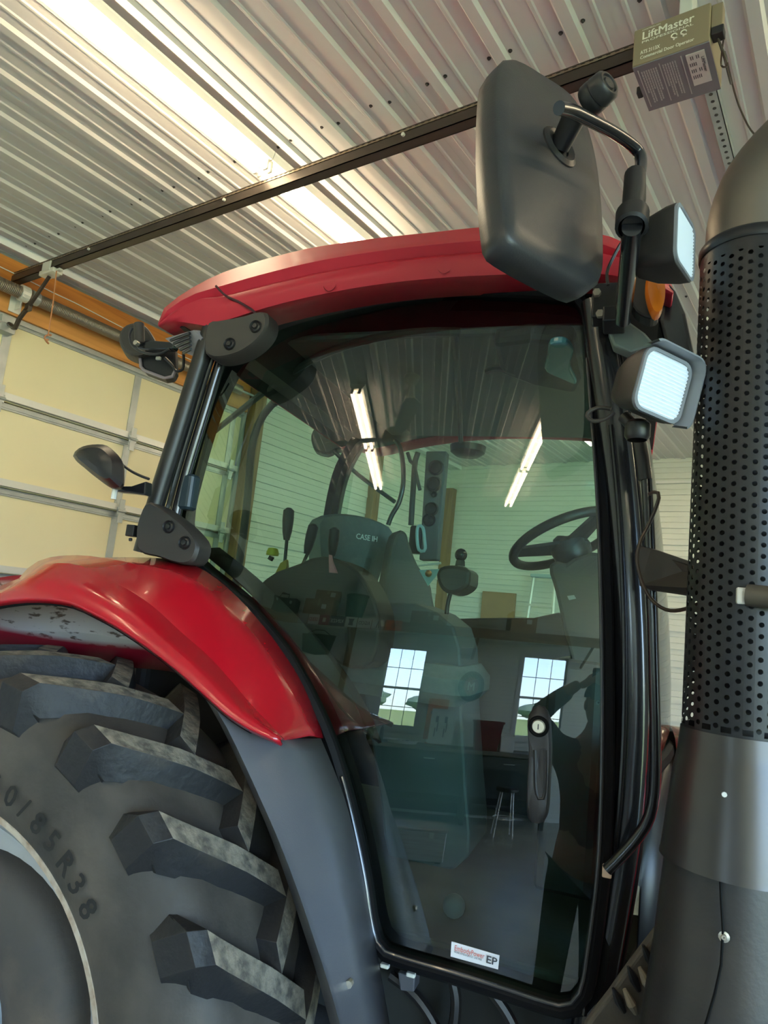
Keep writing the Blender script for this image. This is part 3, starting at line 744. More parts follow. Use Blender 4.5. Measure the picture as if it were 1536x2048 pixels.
# outer frame moulding of the door, and the seal inside it
frame = tb().sweep(list(reversed(out3)), prof, gn, closed=True).build('door_frame', mat('frame_black', (.005, .005, .006), .55, spec=.14), dglass, smooth=True, angle=35)
tb().tube([p + Vector((.0, -.026, .004)) for p in out3[32:112]], .0045, 8).build('frame_highlight_line', mat('highlight_gloss', (.03, .03, .033), .22, spec=.7, coat=.4), dglass, smooth=True)  # gloss tube added to draw the frame's highlight line
# cab opening behind the door
prof2 = [(.0, -.025), (.045, -.025), (.05, -.06), (.03, -.11), (.0, -.09)]
tb().sweep(list(reversed(out3)), prof2, gn, closed=True).build('door_seal', m_rub, TR, smooth=True, angle=35)
# broad dark band over the glass under the roof
bt = px2([(520, 640), (600, 604), (700, 582), (800, 566), (900, 558), (1000, 556), (1100, 560), (1165, 575)], 24, lambda x, y: tY(x, y, 1.80))
bb = px2([(520, 668), (600, 634), (700, 609), (800, 598), (900, 594), (1000, 594), (1100, 600), (1165, 615)], 24, lambda x, y: tG(x, y, .012))
tb().loft([[p + Vector((0, .1, .02)) for p in bt], bt, bb]).build('header_band', m_rub, TR, smooth=True, solid=.006)
# handle with keyed lock
hp = [(1078, 1410), (1098, 1425), (1104, 1480), (1102, 1560), (1098, 1620), (1088, 1641), (1072, 1641), (1058, 1632), (1056, 1580), (1060, 1500), (1058, 1435)]
hl = [tG(p.x, p.y, -.004) for p in smooth_poly([(a, b_, 0) for a, b_ in hp], 40, True)]
ctr = sum(hl, Vector()) / len(hl)
hb_ = tb(); hrows = [hl, [p + Vector((0, -.022, 0)) for p in hl], [ctr.lerp(p, .86) + Vector((0, -.034, 0)) for p in hl], [ctr.lerp(p, .5) + Vector((0, -.036, 0)) for p in hl], [ctr.lerp(p, .05) + Vector((0, -.028, 0)) for p in hl]]
hb_.loft(hrows, closed=True, caps=True)
han = hb_.build('door_handle', mat('handle_plastic', (.022, .020, .020), .5, bump=.05, bs=400), dglass, smooth=True, angle=50)
lk = tG(1077, 1453, -.042)
tb().lathe([(.001, -.001), (.016, -.001), (.021, .004), (.024, .0), (.024, -.012)], lk, (0, -1, 0), 24).build('lock_bezel', m_rub, han, smooth=True)
tb().lathe([(.001, .006), (.0135, .006), (.0155, .002), (.016, -.004)], lk, (0, -1, 0), 24).build('lock_cylinder', mat('lock_brass', (.80, .74, .58), .3, .5), han, smooth=True)
tb().box(lk + Vector((0, -.0065, 0)), (.0022, .002, .012)).build('keyhole', m_black, han)
gr_ = [tG(x, y, -.0385) for x, y in ((1070, 1500), (1072, 1580), (1082, 1600), (1090, 1580), (1091, 1500))]
tb().tube(smooth_poly(gr_, 20), .004, 6).build('grip_ridge', m_satin, han, smooth=True)
# sticker at the foot of the glass
sq = [tG(x, y, -.003) for x, y in ((903, 1883), (999, 1911), (996, 1939), (901, 1913))]
stk = tb().prism(sq, (0, .0015, 0)).build('sticker', mat('sticker_white', (.80, .80, .82), .4), dglass)
sx = (sq[1] - sq[0]).normalized(); sy = (sq[0] - sq[3]).normalized(); swd = (sq[1] - sq[0]).length; sht = (sq[0] - sq[3]).length
m_redink = mat('red_ink', (.75, .16, .12), .5); m_dink = mat('dark_ink', (.06, .06, .07), .6)
o_ = sq[3] + Vector((0, -.002, 0))
text('lettering', 'EmbodyPower', .016, o_ + sx * .008 + sy * sht * .52, sx, sy, m_redink, stk, torg=TORG, width=swd * .62)
text('lettering', 'WORK INTELLIGENTLY  LIVE FREE', .006, o_ + sx * .008 + sy * sht * .36, sx, sy, m_dink, stk, torg=TORG, width=swd * .58)
text('lettering', 'EP', .022, o_ + sx * swd * .73 + sy * sht * .33, sx, sy, m_dink, stk, torg=TORG, width=swd * .21, bold=True)
# little clamps under the bottom edge
for x, y in ((770, 1931), (822, 1949)):
    q = tG(x, y, -.005); tb().rbox(q, (.022, .015, .009), .004).build('glass_clip', mat('clip_pale', (.7, .7, .62), .4), dglass)

# ---------------------------------------------------------------- pillars, hinge covers
def pxtube(pts, Y, r, n=16, N=24, yf=None): return tb().tube(px2(pts, N, lambda x, y: tY(x, y, Y)), r, n)
pil = pxtube([(428, 640), (412, 690), (385, 775), (352, 880), (320, 980), (300, 1050), (285, 1105)], 1.755, .028).build('rear_pillar', m_satin, TR, smooth=True)
pxtube([(452, 690), (436, 740), (402, 850), (372, 950), (352, 1030), (345, 1075)], 1.79, .017).build('pillar_strip', m_blk, pil, smooth=True)
pxtube([(436, 690), (416, 745), (384, 850), (352, 955), (334, 1020)], 1.765, .007, 8).build('pillar_highlight_trim', m_blk, pil, smooth=True)
def cover(pts, Y, th, name='hinge_cover', parent=None):
    pl_ = [tY(p.x, p.y, Y) for p in smooth_poly([(a, b_, 0) for a, b_ in pts], 36, True)]; c = sum(pl_, Vector()) / len(pl_)
    b = tb(); b.loft([[p + Vector((0, th, 0)) for p in pl_], pl_, [c.lerp(p, .93) + Vector((0, -.010, 0)) for p in pl_]], closed=True, caps=True)
    return b.build(name, m_cover, parent or TR, smooth=True, angle=35)
hc1 = cover([(418, 648), (440, 643), (490, 634), (525, 624), (537, 632), (535, 658), (515, 685), (480, 708), (440, 718), (416, 712), (410, 690)], 1.715, .06)
hc2 = cover([(292, 1008), (310, 1008), (345, 1030), (378, 1058), (397, 1082), (398, 1102), (386, 1126), (360, 1128), (320, 1115), (285, 1106), (275, 1085), (276, 1050)], 1.70, .06)
for h, L_ in ((hc1, ((458, 687), (510, 652))), (hc2, ((336, 1053), (368, 1085)))):
    for x, y in L_:
        q = tY(x, y, 1.70 if h is hc1 else 1.685); tb().lathe([(.001, .004), (.007, .004), (.009, -.002), (.014, -.004), (.018, .002), (.020, -.006)], q, (0, -1, 0), 16).build('recessed_bolt', m_satin, h, smooth=True)
tb().box(tY(266, 1062, 1.72), (.03, .03, .035)).cyl(tY(261, 1076, 1.71), tY(261, 1082, 1.71), .006, n=8).build('latch', m_satin, hc2, bevel=.003)
tb().rbox(tY(378, 985, 1.80), (.05, .05, .11), .015).build('door_stop', mat('door_stop_blue', (.02, .035, .045), .4), TR)
# A pillar, painted gloss black
app = px2([(1192, 600), (1205, 700), (1226, 850), (1243, 1000), (1254, 1150), (1261, 1300), (1262, 1450), (1253, 1600), (1238, 1720), (1218, 1840), (1198, 1950), (1178, 2060), (1160, 2160)], 30, lambda x, y: tY(x, y, 1.79))
ap = tb().sweep(app, [(-.040, 0), (-.037, .010), (-.028, .018), (-.012, .023), (.006, .024), (.022, .020), (.034, .011), (.040, 0), (.034, -.035), (-.034, -.035)], lambda p: Vector((-.12, -1, .02))).build('front_pillar', m_blk, TR, smooth=True)
pxtube([(1222, 850), (1236, 1000), (1245, 1150), (1249, 1300), (1248, 1450), (1240, 1600), (1224, 1730), (1190, 1900), (1168, 2030)], 1.752, .006, 8).build('pillar_edge', m_blk, ap, smooth=True)
gh = pxtube([(1276, 872), (1290, 930), (1298, 1050), (1304, 1200), (1308, 1350), (1311, 1500), (1308, 1590), (1296, 1640), (1270, 1680), (1236, 1718), (1214, 1740)], 1.70, .0125, 14, 40).build('grab_handle', m_blk, TR, smooth=True)
pxtube([(1275, 870), (1283, 905), (1290, 960)], 1.70, .016, 14, 8).build('grab_sleeve', m_satin, gh, smooth=True)
tb().box(tY(1214, 1742, 1.705), (.02, .02, .025)).build('chipped_bracket', mat('chipped_paint', (.5, .36, .26), .6), gh, bevel=.003)
# mirrored pillars on the far side and the roof frame
def mir(pts3): return [Vector((p.x, 2 * TORG.y - p.y, p.z)) for p in pts3]
ap3 = px2([(1192, 600), (1243, 1000), (1262, 1400), (1238, 1720), (1178, 2060)], 16, lambda x, y: tY(x, y, 1.80))
tb().tube(mir(ap3), .040, 14).build('front_pillar', m_blk, TR, smooth=True)
# rear left corner post with rear window frame
rl = px2([(470, 1180), (488, 1060), (498, 960), (503, 900), (516, 850), (545, 808), (590, 786), (640, 780)], 20, lambda x, y: tY(x, y, 3.28))
tb().tube(rl, .022, 10).build('window_frame_tube', m_trim, TR, smooth=True)
# ---------------------------------------------------------------- rest of the glazing
def rev(rs): return [list(r) for r in rs]
lglass = tb().loft(mirror_rows(rows)).build('door_glass', m_glass2, TR, smooth=True, angle=180)
tb().sweep(mir(out3), prof, lambda p: Vector((0, 1, .05)), closed=True).build('door_frame', m_satin, lglass, smooth=True, angle=35)
tb().sweep(mir(out3), prof2, lambda p: Vector((0, 1, .05)), closed=True).build('door_seal', m_rub, TR, smooth=True, angle=35)
ws = []
for p in ap3:
    ws.append([Vector((p.x + .035 + .09 * sin(pi * j / 20), 1.80 + (2 * TORG.y - 3.6) * j / 20, p.z)) for j in range(21)])
ws = [r for r in ws if 1.15 < r[0].z < 2.78]
wsh = tb().loft(ws).build('windshield', m_glass2, TR, smooth=True, angle=180)
tb().tube([r[0] for r in ws], .012, 8).build('windshield_seal', m_rub, wsh, smooth=True)
# windshield sill and cowl
tb().tube([Vector((p.x + .0, p.y, 1.62)) for p in ws[len(ws) // 2]], .02, 8).build('wiper_rail', m_rub, wsh, smooth=True)
rg = [[Vector((-1.40 + .05 * (z - 2), y, z)) for y in (1.86, 2.2, 2.55, 2.9, 3.24)] for z in (1.75, 2.0, 2.3, 2.6, 2.76)]
tb().loft(rg).build('rear_window', glassmat('tinted_glass_rear', (.78, .88, .81), 1.04), TR, smooth=True)
tb().box((-1.42, 2.55, 1.45), (.06, 1.42, .6)).build('cab_rear_wall', m_dark, TR, bevel=.02)
tb().box2((-1.36, 1.84, 1.08), (-.02, 3.26, 1.14)).build('cab_floor', mat('floor_mat', (.075, .08, .075), .8, bump=.1, bs=60), TR, bevel=.01)
kn = tG(908, 1812, .09); tb().sphere(kn, .028, 16, 10).cyl(kn + Vector((0, .02, 0)), kn + Vector((0, .08, -.03)), .012, n=10).build('floor_knob', mat('knob_grey', (.14, .14, .14), .5), TR, smooth=True)
# headliner with raised arc moulding
zh = 2.80
tb().box2((-1.43, 1.97, zh), (-.10, 3.13, zh + .03)).build('headliner', m_headl, TR, bevel=.02)
arc = px2([(400, 886), (480, 822), (560, 760), (640, 712), (720, 684), (800, 668), (870, 663), (920, 664)], 24, lambda x, y: tZ(x, y, zh - .01))
tb().tube(arc, .014, 8).build('headliner_moulding', m_trim, TR, smooth=True)
tb().tube([tZ(909, 660, zh - .005), tZ(912, 700, zh - .005), tZ(918, 800, zh - .005), tZ(922, 890, zh - .005)], .012, 8).build('headliner_moulding', m_trim, TR, smooth=True)
# roof console, speaker, visor
rc = [tZ(x, y, zh - .06) for x, y in ((985, 690), (1060, 680), (1150, 686), (1166, 760), (1150, 790), (1060, 772), (1000, 750))]
tb().prism(rc, (0, 0, .058)).build('roof_console', m_dark, TR, bevel=.02)
vz = px2([(1100, 690), (1128, 686), (1146, 702), (1143, 722), (1140, 738), (1146, 752), (1152, 770), (1120, 758), (1090, 742), (1094, 715)], 30, lambda x, y: tZ(x, y, zh - .10), closed=True)
tb().prism(vz, (0, 0, .02)).build('sun_visor', mat('visor_teal', (.10, .30, .33), .25, spec=.8), TR, bevel=.006)
tb().lathe([(.001, -.02), (.06, -.018), (.085, 0), (.09, .03)], tZ(935, 905, zh - .04), (0, 0, 1), 24).build('cab_speaker', m_black, TR, smooth=True)
tb().tube(px2([(975, 742), (990, 736), (1010, 738), (1030, 746)], 8, lambda x, y: tZ(x, y, zh - .05)), .012, 8).build('grab_strap', m_trim, TR, smooth=True)

def tplane(px, py, pt, n):
    r = tray(px, py); o = Vector((0, 0, H)); n = Vector(n); return o + r * ((Vector(pt) - o).dot(n) / r.dot(n))
# ---------------------------------------------------------------- seat
SP, SN = Vector((-.98, 2.55, 2.0)), Vector((.72, -.69, .10)).normalized()
m_seat = mat('seat_fabric', (.17, .185, .19), .85, bump=.15, bs=350, col2=(.2, .21, .21), vs=60)
m_seat2 = mat('seat_vinyl', (.10, .088, .078), .6)
sp_ = px2([(637, 1042), (650, 1029), (690, 1026), (740, 1034), (778, 1050), (791, 1064), (786, 1088), (768, 1135), (752, 1185), (742, 1240), (730, 1275), (690, 1280), (650, 1268), (643, 1220), (640, 1130)], 40, lambda x, y: tplane(x, y, SP, SN), closed=True)
sc_ = sum(sp_, Vector()) / len(sp_)
b = tb(); b.loft([[p - SN * .11 for p in sp_], [sc_.lerp(p, 1.0) - SN * .02 for p in sp_], [sc_.lerp(p, .95) for p in sp_], [sc_.lerp(p, .6) + SN * .012 for p in sp_], [sc_.lerp(p, .05) + SN * .015 for p in sp_]], closed=True, caps=True)
seat = b.build('seat_backrest', m_seat, TR, smooth=True, angle=45)
xl = (tplane(748, 1076, SP, SN) - tplane(711, 1070, SP, SN)); 
m_wink = mat('white_print', (.85, .87, .88), .5)
text('lettering', 'CASE IH', .03, tplane(711, 1077, SP + SN * .03, SN), xl, Vector((0, 0, 1)), m_wink, seat, torg=TORG, width=xl.length * 1.12, bold=True, ext=.002)
bol = px2([(786, 1085), (796, 1062), (812, 1058), (822, 1090), (838, 1130), (862, 1165), (872, 1215), (900, 1262), (880, 1300), (800, 1290), (760, 1260), (766, 1190), (776, 1140)], 36, lambda x, y: tplane(x, y, SP + Vector((.1, -.12, 0)), SN), closed=True)
tb().prism(bol, -SN * .07).build('seat_side_bolster', m_seat2, TR, bevel=.015)
tb().rbox((-.76, 2.50, 1.72), (.56, .50, .13), .08).build('seat_cushion', m_seat, TR, smooth=True)
sb_ = px2([(700, 1215), (780, 1205), (845, 1212), (914, 1266), (924, 1420), (932, 1560), (936, 1720), (860, 1740), (780, 1720), (760, 1600), (730, 1400)], 30, lambda x, y: tY(x, y, 2.36), closed=True)
tb().prism(sb_, (0, .30, 0)).build('seat_base', mat('seat_base_grey', (.085, .095, .105), .6), TR, bevel=.01)
# right-hand console, levers
cn = px2([(500, 1195), (540, 1150), (590, 1130), (640, 1112), (700, 1130), (740, 1180), (760, 1250), (740, 1330), (680, 1330), (600, 1260), (540, 1225)], 30, lambda x, y: tY(x, y, 2.05), closed=True)
lsp = px2([(540, 1262), (700, 1250), (900, 1238), (1060, 1236), (1150, 1246), (1160, 1500), (1150, 1750), (900, 1760), (640, 1700), (560, 1400)], 40, lambda x, y: tY(x, y, 3.22), closed=True)
tb().prism(lsp, (0, .03, 0)).build('side_panel', m_dark, TR, bevel=.008)
cons = tb().prism(cn, (0, .16, 0)).build('console', m_dark, TR, bevel=.01)
def lever(shaft, knob, Y, mk, r=.014, ks=(.02, .05)):
    s = pxtube(shaft, Y, .006, 8, 8).build('lever', m_black, cons, smooth=True)
    a, k2 = tY(*knob[0], Y), tY(*knob[1], Y)
    tb().tube([a, a.lerp(k2, .25), a.lerp(k2, .6), a.lerp(k2, .92), k2], [r * .6, r * .95, r * 1.15, r * 1.1, r * .5], 10).build('lever_knob', mk, s if False else cons, smooth=True)
m_lev = mat('lever_brown', (.05, .04, .036), .45)
lever([(568, 1140), (571, 1110), (574, 1075)], [(573, 1080), (578, 1016)], 2.08, m_lev, .017)
lever([(605, 1130), (616, 1105)], [(613, 1108), (628, 1048)], 2.08, m_black, .016)
lever([(662, 1130), (665, 1105)], [(664, 1112), (670, 1055)], 2.08, m_lev, .016)
yk = tY(545, 1107, 2.06)
tb().lathe([(.001, .02), (.016, .017), (.021, .005), (.021, -.006)], yk, (0, 0, 1), 14).build('yellow_knob', mat('yellow_knob', (.75, .62, .05), .4), cons, smooth=True)
pxtube([(540, 1120), (544, 1113)], 2.06, .010, 8, 4).build('knob_stem', m_black, cons, smooth=True)
yb = tb(); yb.prism([tY(x, y, 2.07) for x, y in ((548, 1150), (560, 1126), (572, 1118), (573, 1132), (566, 1155))], (0, .02, 0)); yb.build('yellow_latch', mat('yellow_latch', (.55, .36, .03), .5), cons, bevel=.003)
pk = tb(); pk.loft([[tY(661, 1110, 2.05) + Vector((.006 * cos(t), .006 * sin(t), 0)) for t in [2 * pi * k / 8 for k in range(8)]], [tY(662, 1122, 2.05) + Vector((.008 * cos(t), .006 * sin(t), 0)) for t in [2 * pi * k / 8 for k in range(8)]], [tY(667, 1146, 2.05) + Vector((.016 * cos(t), .008 * sin(t), 0)) for t in [2 * pi * k / 8 for k in range(8)]]], closed=True, caps=True)
pk.build('pink_ribbon', mat('pink_ribbon', (.85, .30, .36), .7), cons, smooth=True)
# inner wheel arch trim, dark
wa = [p + Vector((0, .06, 0)) for p in px2([(380, 1100), (460, 1168), (540, 1250), (600, 1330), (645, 1410), (672, 1480)], 16, lambda x, y: tG(x, y, .02))]
tb().loft([[p + Vector((-.02, .02, .01)) for p in wa], [p + Vector((.035, .05, .02)) for p in wa], [p + Vector((.03, .22, -.04)) for p in wa]]).build('inner_wheel_arch', m_trim, TR, smooth=True, solid=.01)
# joystick box with ball on its stalk
jb = px2([(872, 1150), (880, 1134), (905, 1130), (936, 1136), (940, 1152), (936, 1172), (915, 1186), (893, 1186), (878, 1172)], 24, lambda x, y: tY(x, y, 2.12), closed=True)
jx = tb().prism(jb, (0, .14, 0)).build('joystick_box', m_black, TR, bevel=.012)
jk = tY(922, 1110, 2.16); tb().sphere(jk, .020, 16, 10, (1, 1, 1.05)).cyl(jk + Vector((0, 0, -.018)), jk + Vector((0, 0, -.035)), .014, .016, n=14).build('joystick_ball', m_blk, jx, smooth=True)
tb().cyl(jk + Vector((0, 0, -.034)), jk + Vector((0, 0, -.055)), .008, n=10).build('joystick_collar', m_galvl, jx, smooth=True)
pxtube([(901, 1186), (896, 1205), (893, 1228)], 2.18, .007, 8, 6).build('joystick_stand', m_black, jx, smooth=True)
# pale blue document clip with a copper button
cl = [tY(x, y, 2.10) for x, y in ((838, 1140), (878, 1138), (872, 1152), (856, 1172), (848, 1158))]
clp = tb().prism(cl, (0, .004, 0)).build('dash_tag', mat('pale_blue', (.35, .55, .60), .5), TR)
tb().sphere(tY(857, 1147, 2.09), .011, 12, 8).build('copper_button', mat('copper', (.70, .30, .12), .35, .5), clp, smooth=True)
tb().tube([tY(836, 1131, 2.10), tY(882, 1126, 2.10)], .004, 6).build('clip_bar', m_white, clp)
# left pillar panel with round vents and knobs, door pull
pn = [tY(x, y, 3.16) for x, y in ((852, 902), (893, 902), (888, 960), (874, 1120), (838, 1120), (844, 1030))]
pnl = tb().prism(pn, (0, .06, 0)).build('pillar_panel', mat('pillar_panel', (.13, .13, .13), .6), TR, bevel=.006)
for x, y, r in ((872, 935, .034), (868, 968, .034), (863, 1018, .030), (858, 1040, .028), (868, 988, .014)):
    tb().lathe([(r * 1.15, 0), (r, .014), (r * .8, .006), (.001, .010)], tY(x, y, 3.155), (0, -1, 0), 20).build('round_vent', m_black, pnl, smooth=True)
dp_ = px2([(836, 1052), (846, 1056), (849, 1080), (850, 1100), (838, 1100), (834, 1075)], 20, lambda x, y: tY(x, y, 3.12), closed=True)
tb().tube(dp_ + [dp_[0]], .008, 8).build('door_pull', mat('pale_teal', (.45, .62, .62), .4), TR, smooth=True)
tb().box2(tY(820, 1050, 3.15), tY(848, 1110, 3.22)).build('latch_box', m_dark, TR, bevel=.01)
# gooseneck and post
pxtube([(776, 1050), (784, 1030), (798, 1005), (806, 970), (806, 930), (800, 895), (790, 880)], 2.7, .010, 10, 24).build('gooseneck', m_blk, TR, smooth=True)
pxtube([(822, 1050), (826, 985), (830, 925), (836, 905)], 2.8, .012, 10, 10).build('monitor_post', m_trim, TR, smooth=True)
pxtube([(815, 905), (822, 925), (828, 930), (836, 965), (840, 980)], 2.75, .008, 8, 10).build('cable_run', m_trim, TR, smooth=True)
# work lamp on a bent stalk beyond the rear window
lp = px2([(622, 870), (632, 852), (650, 846), (672, 858), (690, 864), (697, 880), (690, 896), (672, 900), (655, 908), (632, 902), (624, 888)], 26, lambda x, y: tY(x, y, 3.35), closed=True)
lmp = tb().prism(lp, (-.03, .09, 0)).build('rear_work_lamp', m_black, TR, bevel=.012)
pxtube([(668, 902), (705, 940), (750, 975), (790, 1004)], 3.35, .011, 8, 8).build('lamp_stalk', m_black, lmp, smooth=True)
# rear window wiper / curtain rod at the back
pxtube([(545, 790), (600, 800), (650, 830), (700, 858)], 3.3, .014, 8, 10).build('roof_rib', m_dark, TR, smooth=True)
# ---------------------------------------------------------------- steering wheel, column, dash
sc0 = tY(1130, 1080, 2.55); snm = Vector((-.45, .20, .87)).normalized(); su = snm.orthogonal().normalized(); sv = snm.cross(su)
sr = .195
def ringp(r, n=40): return [sc0 + su * (r * cos(2 * pi * k / n)) + sv * (r * sin(2 * pi * k / n)) for k in range(n)]
b = tb(); rr_ = []
for k in range(48):
    a = 2 * pi * k / 48; rad = su * cos(a) + sv * sin(a); rr_.append([sc0 + rad * (sr + .017 * cos(t)) + snm * (.017 * sin(t)) for t in [2 * pi * j / 10 for j in range(10)]])
rr_.append(rr_[0]); b.loft(rr_, closed=True); sw = b.build('steering_wheel', mat('wheel_rubber', (.02, .018, .017), .45), TR, smooth=True)
a0s = atan2((Vector((-1, 0, 0))).dot(sv), Vector((-1, 0, 0)).dot(su))
for da in (radians(20), radians(140), radians(-100)):
    rad = su * cos(a0s + da) + sv * sin(a0s + da); per = snm.cross(rad)
    tb().loft([[sc0 + rad * t - snm * .03 * (1 - t / sr) + per * u * (.03 + .02 * (1 - t / sr)) + snm * w for u, w in ((-1, -.006), (1, -.006), (1, .006), (-1, .006))] for t in (.0, .08, .14, sr)], closed=True, caps=True).build('spoke', m_black, sw)
tb().lathe([(.001, .02), (.05, .018), (.065, 0), (.06, -.05), (.045, -.07)], sc0 - snm * .025, snm, 24).build('wheel_hub', m_black, sw, smooth=True)
dc = px2([(1098, 1128), (1112, 1120), (1130, 1128), (1150, 1115), (1200, 1105), (1216, 1160), (1216, 1300), (1200, 1420), (1160, 1400), (1140, 1310), (1125, 1250), (1110, 1180), (1100, 1150)], 40, lambda x, y: tY(x, y, 2.42), closed=True)
dash = tb().prism(dc, (0, .42, 0)).build('dashboard', mat('dash_brown', (.045, .038, .034), .6), TR, bevel=.012)
tb().rbox(tY(1145, 1098, 2.62), (.13, .2, .07), .03).build('instrument_hood', m_black, dash)
tb().prism([tY(x, y, 2.4) for x, y in ((1134, 1192), (1148, 1190), (1152, 1197), (1138, 1200))], (0, .01, 0)).build('dash_label', mat('label_grey', (.32, .3, .28), .6), dash)
tb().box2((-.24, 2.36, 1.12), (-.06, 2.74, 1.85)).build('column_cover', m_dark, TR, bevel=.03)
# ---------------------------------------------------------------- hood in front of the windshield
hp_ = [(-.42, 1.00), (-.44, 1.30), (-.41, 1.48), (-.33, 1.58), (-.18, 1.63), (0, 1.645), (.18, 1.63), (.33, 1.58), (.41, 1.48), (.44, 1.30), (.42, 1.00)]
hr = []
for x, s, dz in ((.15, 1, .02), (.5, .99, .015), (.95, .95, 0), (1.4, .9, -.05), (1.7, .82, -.12), (1.78, .70, -.2)): hr.append([Vector((x, TORG.y + y * s, 1 + (z - 1) * (1 if z < 1.05 else 1) + (dz if z > 1.05 else 0))) for y, z in hp_])
tb().loft(hr, caps=False).build('hood', m_red, TR, smooth=True, solid=.006, angle=50)
tb().loft([[Vector((.16 - .10 * t, TORG.y + y * (1 + .35 * t), z)) for y, z in hp_] for t in (0, 1)]).build('hood_cowl', m_satin, TR, smooth=True, solid=.006)
tb().box2((1.70, TORG.y - .33, .75), (1.78, TORG.y + .33, 1.40)).build('front_grille', m_black, TR, bevel=.03)
for s in (-.4, .4): tb().box2((.3, TORG.y + s - .02, .78), (1.7, TORG.y + s * .93 + .02, 1.02)).build('side_shield', m_satin, TR, bevel=.02)

# ---------------------------------------------------------------- exhaust stack
EY = 1.50; ec = tY(1492, 1000, EY); EX = ec.x; ER_ = .100
zt, zb = tY(1393, 505, EY).z, tY(1380, 1500, EY).z
m_shield = mat('exhaust_shield', (.016, .015, .016), .38, spec=.35)
m_pipe = mat('exhaust_pipe', (.16, .135, .11), .42, .55, col2=(.11, .095, .08), vs=4)
# perforated tube: every hole is real
b = tb(); ncol = 36; da = 2 * pi / ncol; ph = .0205; z0, z1 = zb + .055, zt - .035; nrow = int((z1 - z0) / ph)
hr_ = .0049
for c in range(ncol):
    off = .5 * ph if c % 2 else 0
    for r in range(nrow):
        zc_ = z0 + (r + .5) * ph + off - .25 * ph; ac = c * da
        ring = []; outr = []
        for k in range(8):
            t = 2 * pi * (k + .5) / 8; ring.append((ac + hr_ * cos(t) / ER_, zc_ + hr_ * sin(t)))
        hw, hh = da / 2, ph / 2
        outr = [(ac + hw, zc_ + hh * .4), (ac + hw * .4, zc_ + hh), (ac - hw * .4, zc_ + hh), (ac - hw, zc_ + hh * .4), (ac - hw, zc_ - hh * .4), (ac - hw * .4, zc_ - hh), (ac + hw * .4, zc_ - hh), (ac + hw, zc_ - hh * .4)]
        cor = [(ac + hw, zc_ + hh), (ac - hw, zc_ + hh), (ac - hw, zc_ - hh), (ac + hw, zc_ - hh)]
        P3 = lambda q: Vector((EX + ER_ * cos(q[0]), EY + ER_ * sin(q[0]), q[1]))
        vs = [P3(q) for q in ring + outr + cor]
        fs = [(k, (k + 1) % 8, 8 + (k + 1) % 8, 8 + k) for k in range(8)] + [(8, 16, 9), (10, 17, 11), (12, 18, 13), (14, 19, 15)]
        b.add(vs, fs)
for a, q in ((z0 - .25 * ph, zb), (z0 + (nrow - .25) * ph, zt)):
    b.cyl((EX, EY, a), (EX, EY, q), ER_, n=72, caps=False)
sh = b.build('exhaust_shield', m_shield, TR, smooth=True, angle=60)
for p in sh.data.polygons: p.use_smooth = True
tb().cyl((EX, EY, zb - .05), (EX, EY, zt + .0), .078, n=32).build('muffler', mat('muffler_dark', (.012, .011, .011), .6, .3), sh, smooth=True)
ring_ = tb().lathe([(ER_ + .002, 0), (ER_ + .004, .004), (ER_ + .004, .02), (ER_ + .001, .024)], (EX, EY, zt - .026), (0, 0, 1), 48).build('shield_collar', m_shield, sh, smooth=True)
el = smooth_poly([(EX, EY, zt - .03), (EX, EY, zt + .06), (EX + .03, EY - .005, zt + .15), (EX + .11, EY - .02, zt + .23), (EX + .22, EY - .04, zt + .265), (EX + .38, EY - .07, zt + .27)], 24)
tb().tube(el, .090, 32, caps=False).build('exhaust_elbow', m_pipe, TR, smooth=True)
zc1 = tY(1352, 1706, EY).z
tb().lathe([(ER_ + .002, zb + .045), (ER_ + .004, zb + .02), (ER_ + .006, zb), (ER_ + .012, zb - .03), (ER_ + .028, zc1 + .01), (ER_ + .030, zc1)], (EX, EY, 0), (0, 0, 1), 56).build('shield_base', mat('base_black', (.07, .064, .06), .3, .6), TR, smooth=True)
for x, y in ((1448, 1588),):
    q = tplane(x, y, (EX, EY - ER_ - .006, 1.6), (0, 1, 0)); tb().cyl(q, q + Vector((0, -.006, 0)), .0045, n=8).build('rivet', m_galvl, sh)
q = tplane(1372, 1545, (EX - ER_, EY - .03, 1.6), (0, 1, 0)); tb().cyl(q, q + Vector((-.006, -.006, 0)), .006, n=8).build('rivet', mat('copper', (.7, .3, .12), .35, .5), sh)
m_lcov = mat('engine_cover', (.038, .035, .033), .38, .2, col2=(.055, .047, .04), vs=7, bump=.04, bs=120)
cov = tb().lathe([(.118, zc1 + .01), (.124, zc1 - .06), (.132, zc1 - .16), (.150, zc1 - .32), (.175, zc1 - .55), (.2, zc1 - .8)], (EX, EY + .02, 0), (0, 0, 1), 56).build('exhaust_cover', m_lcov, TR, smooth=True)
def covp(x, y):  # pixel on the cover surface
    p = tplane(x, y, (EX, EY - .12, 1), (0, 1, 0))
    for _ in range(8):
        z = p.z; k = (zc1 - z) / .8; R_ = .118 + .07 * k + .012; dx = p.x - EX; dy = -sqrt(max(R_ * R_ - dx * dx, 1e-4)); p = tplane(x, y, (EX, EY + .02 + dy - .001, 1), (0, 1, 0))
    return p
tb().tube([covp(x, y) for x, y in ((1440, 1745), (1442, 1800), (1446, 1860), (1442, 1930), (1430, 1985), (1414, 2040), (1395, 2100))], .0024, 6).build('seam', m_rub, cov, smooth=True)
q = covp(1448, 1874); tb().lathe([(.001, .004), (.004, .004), (.005, .001), (.009, .0)], q, (-.1, -1, 0), 12).build('screw', m_steel, cov, smooth=True)
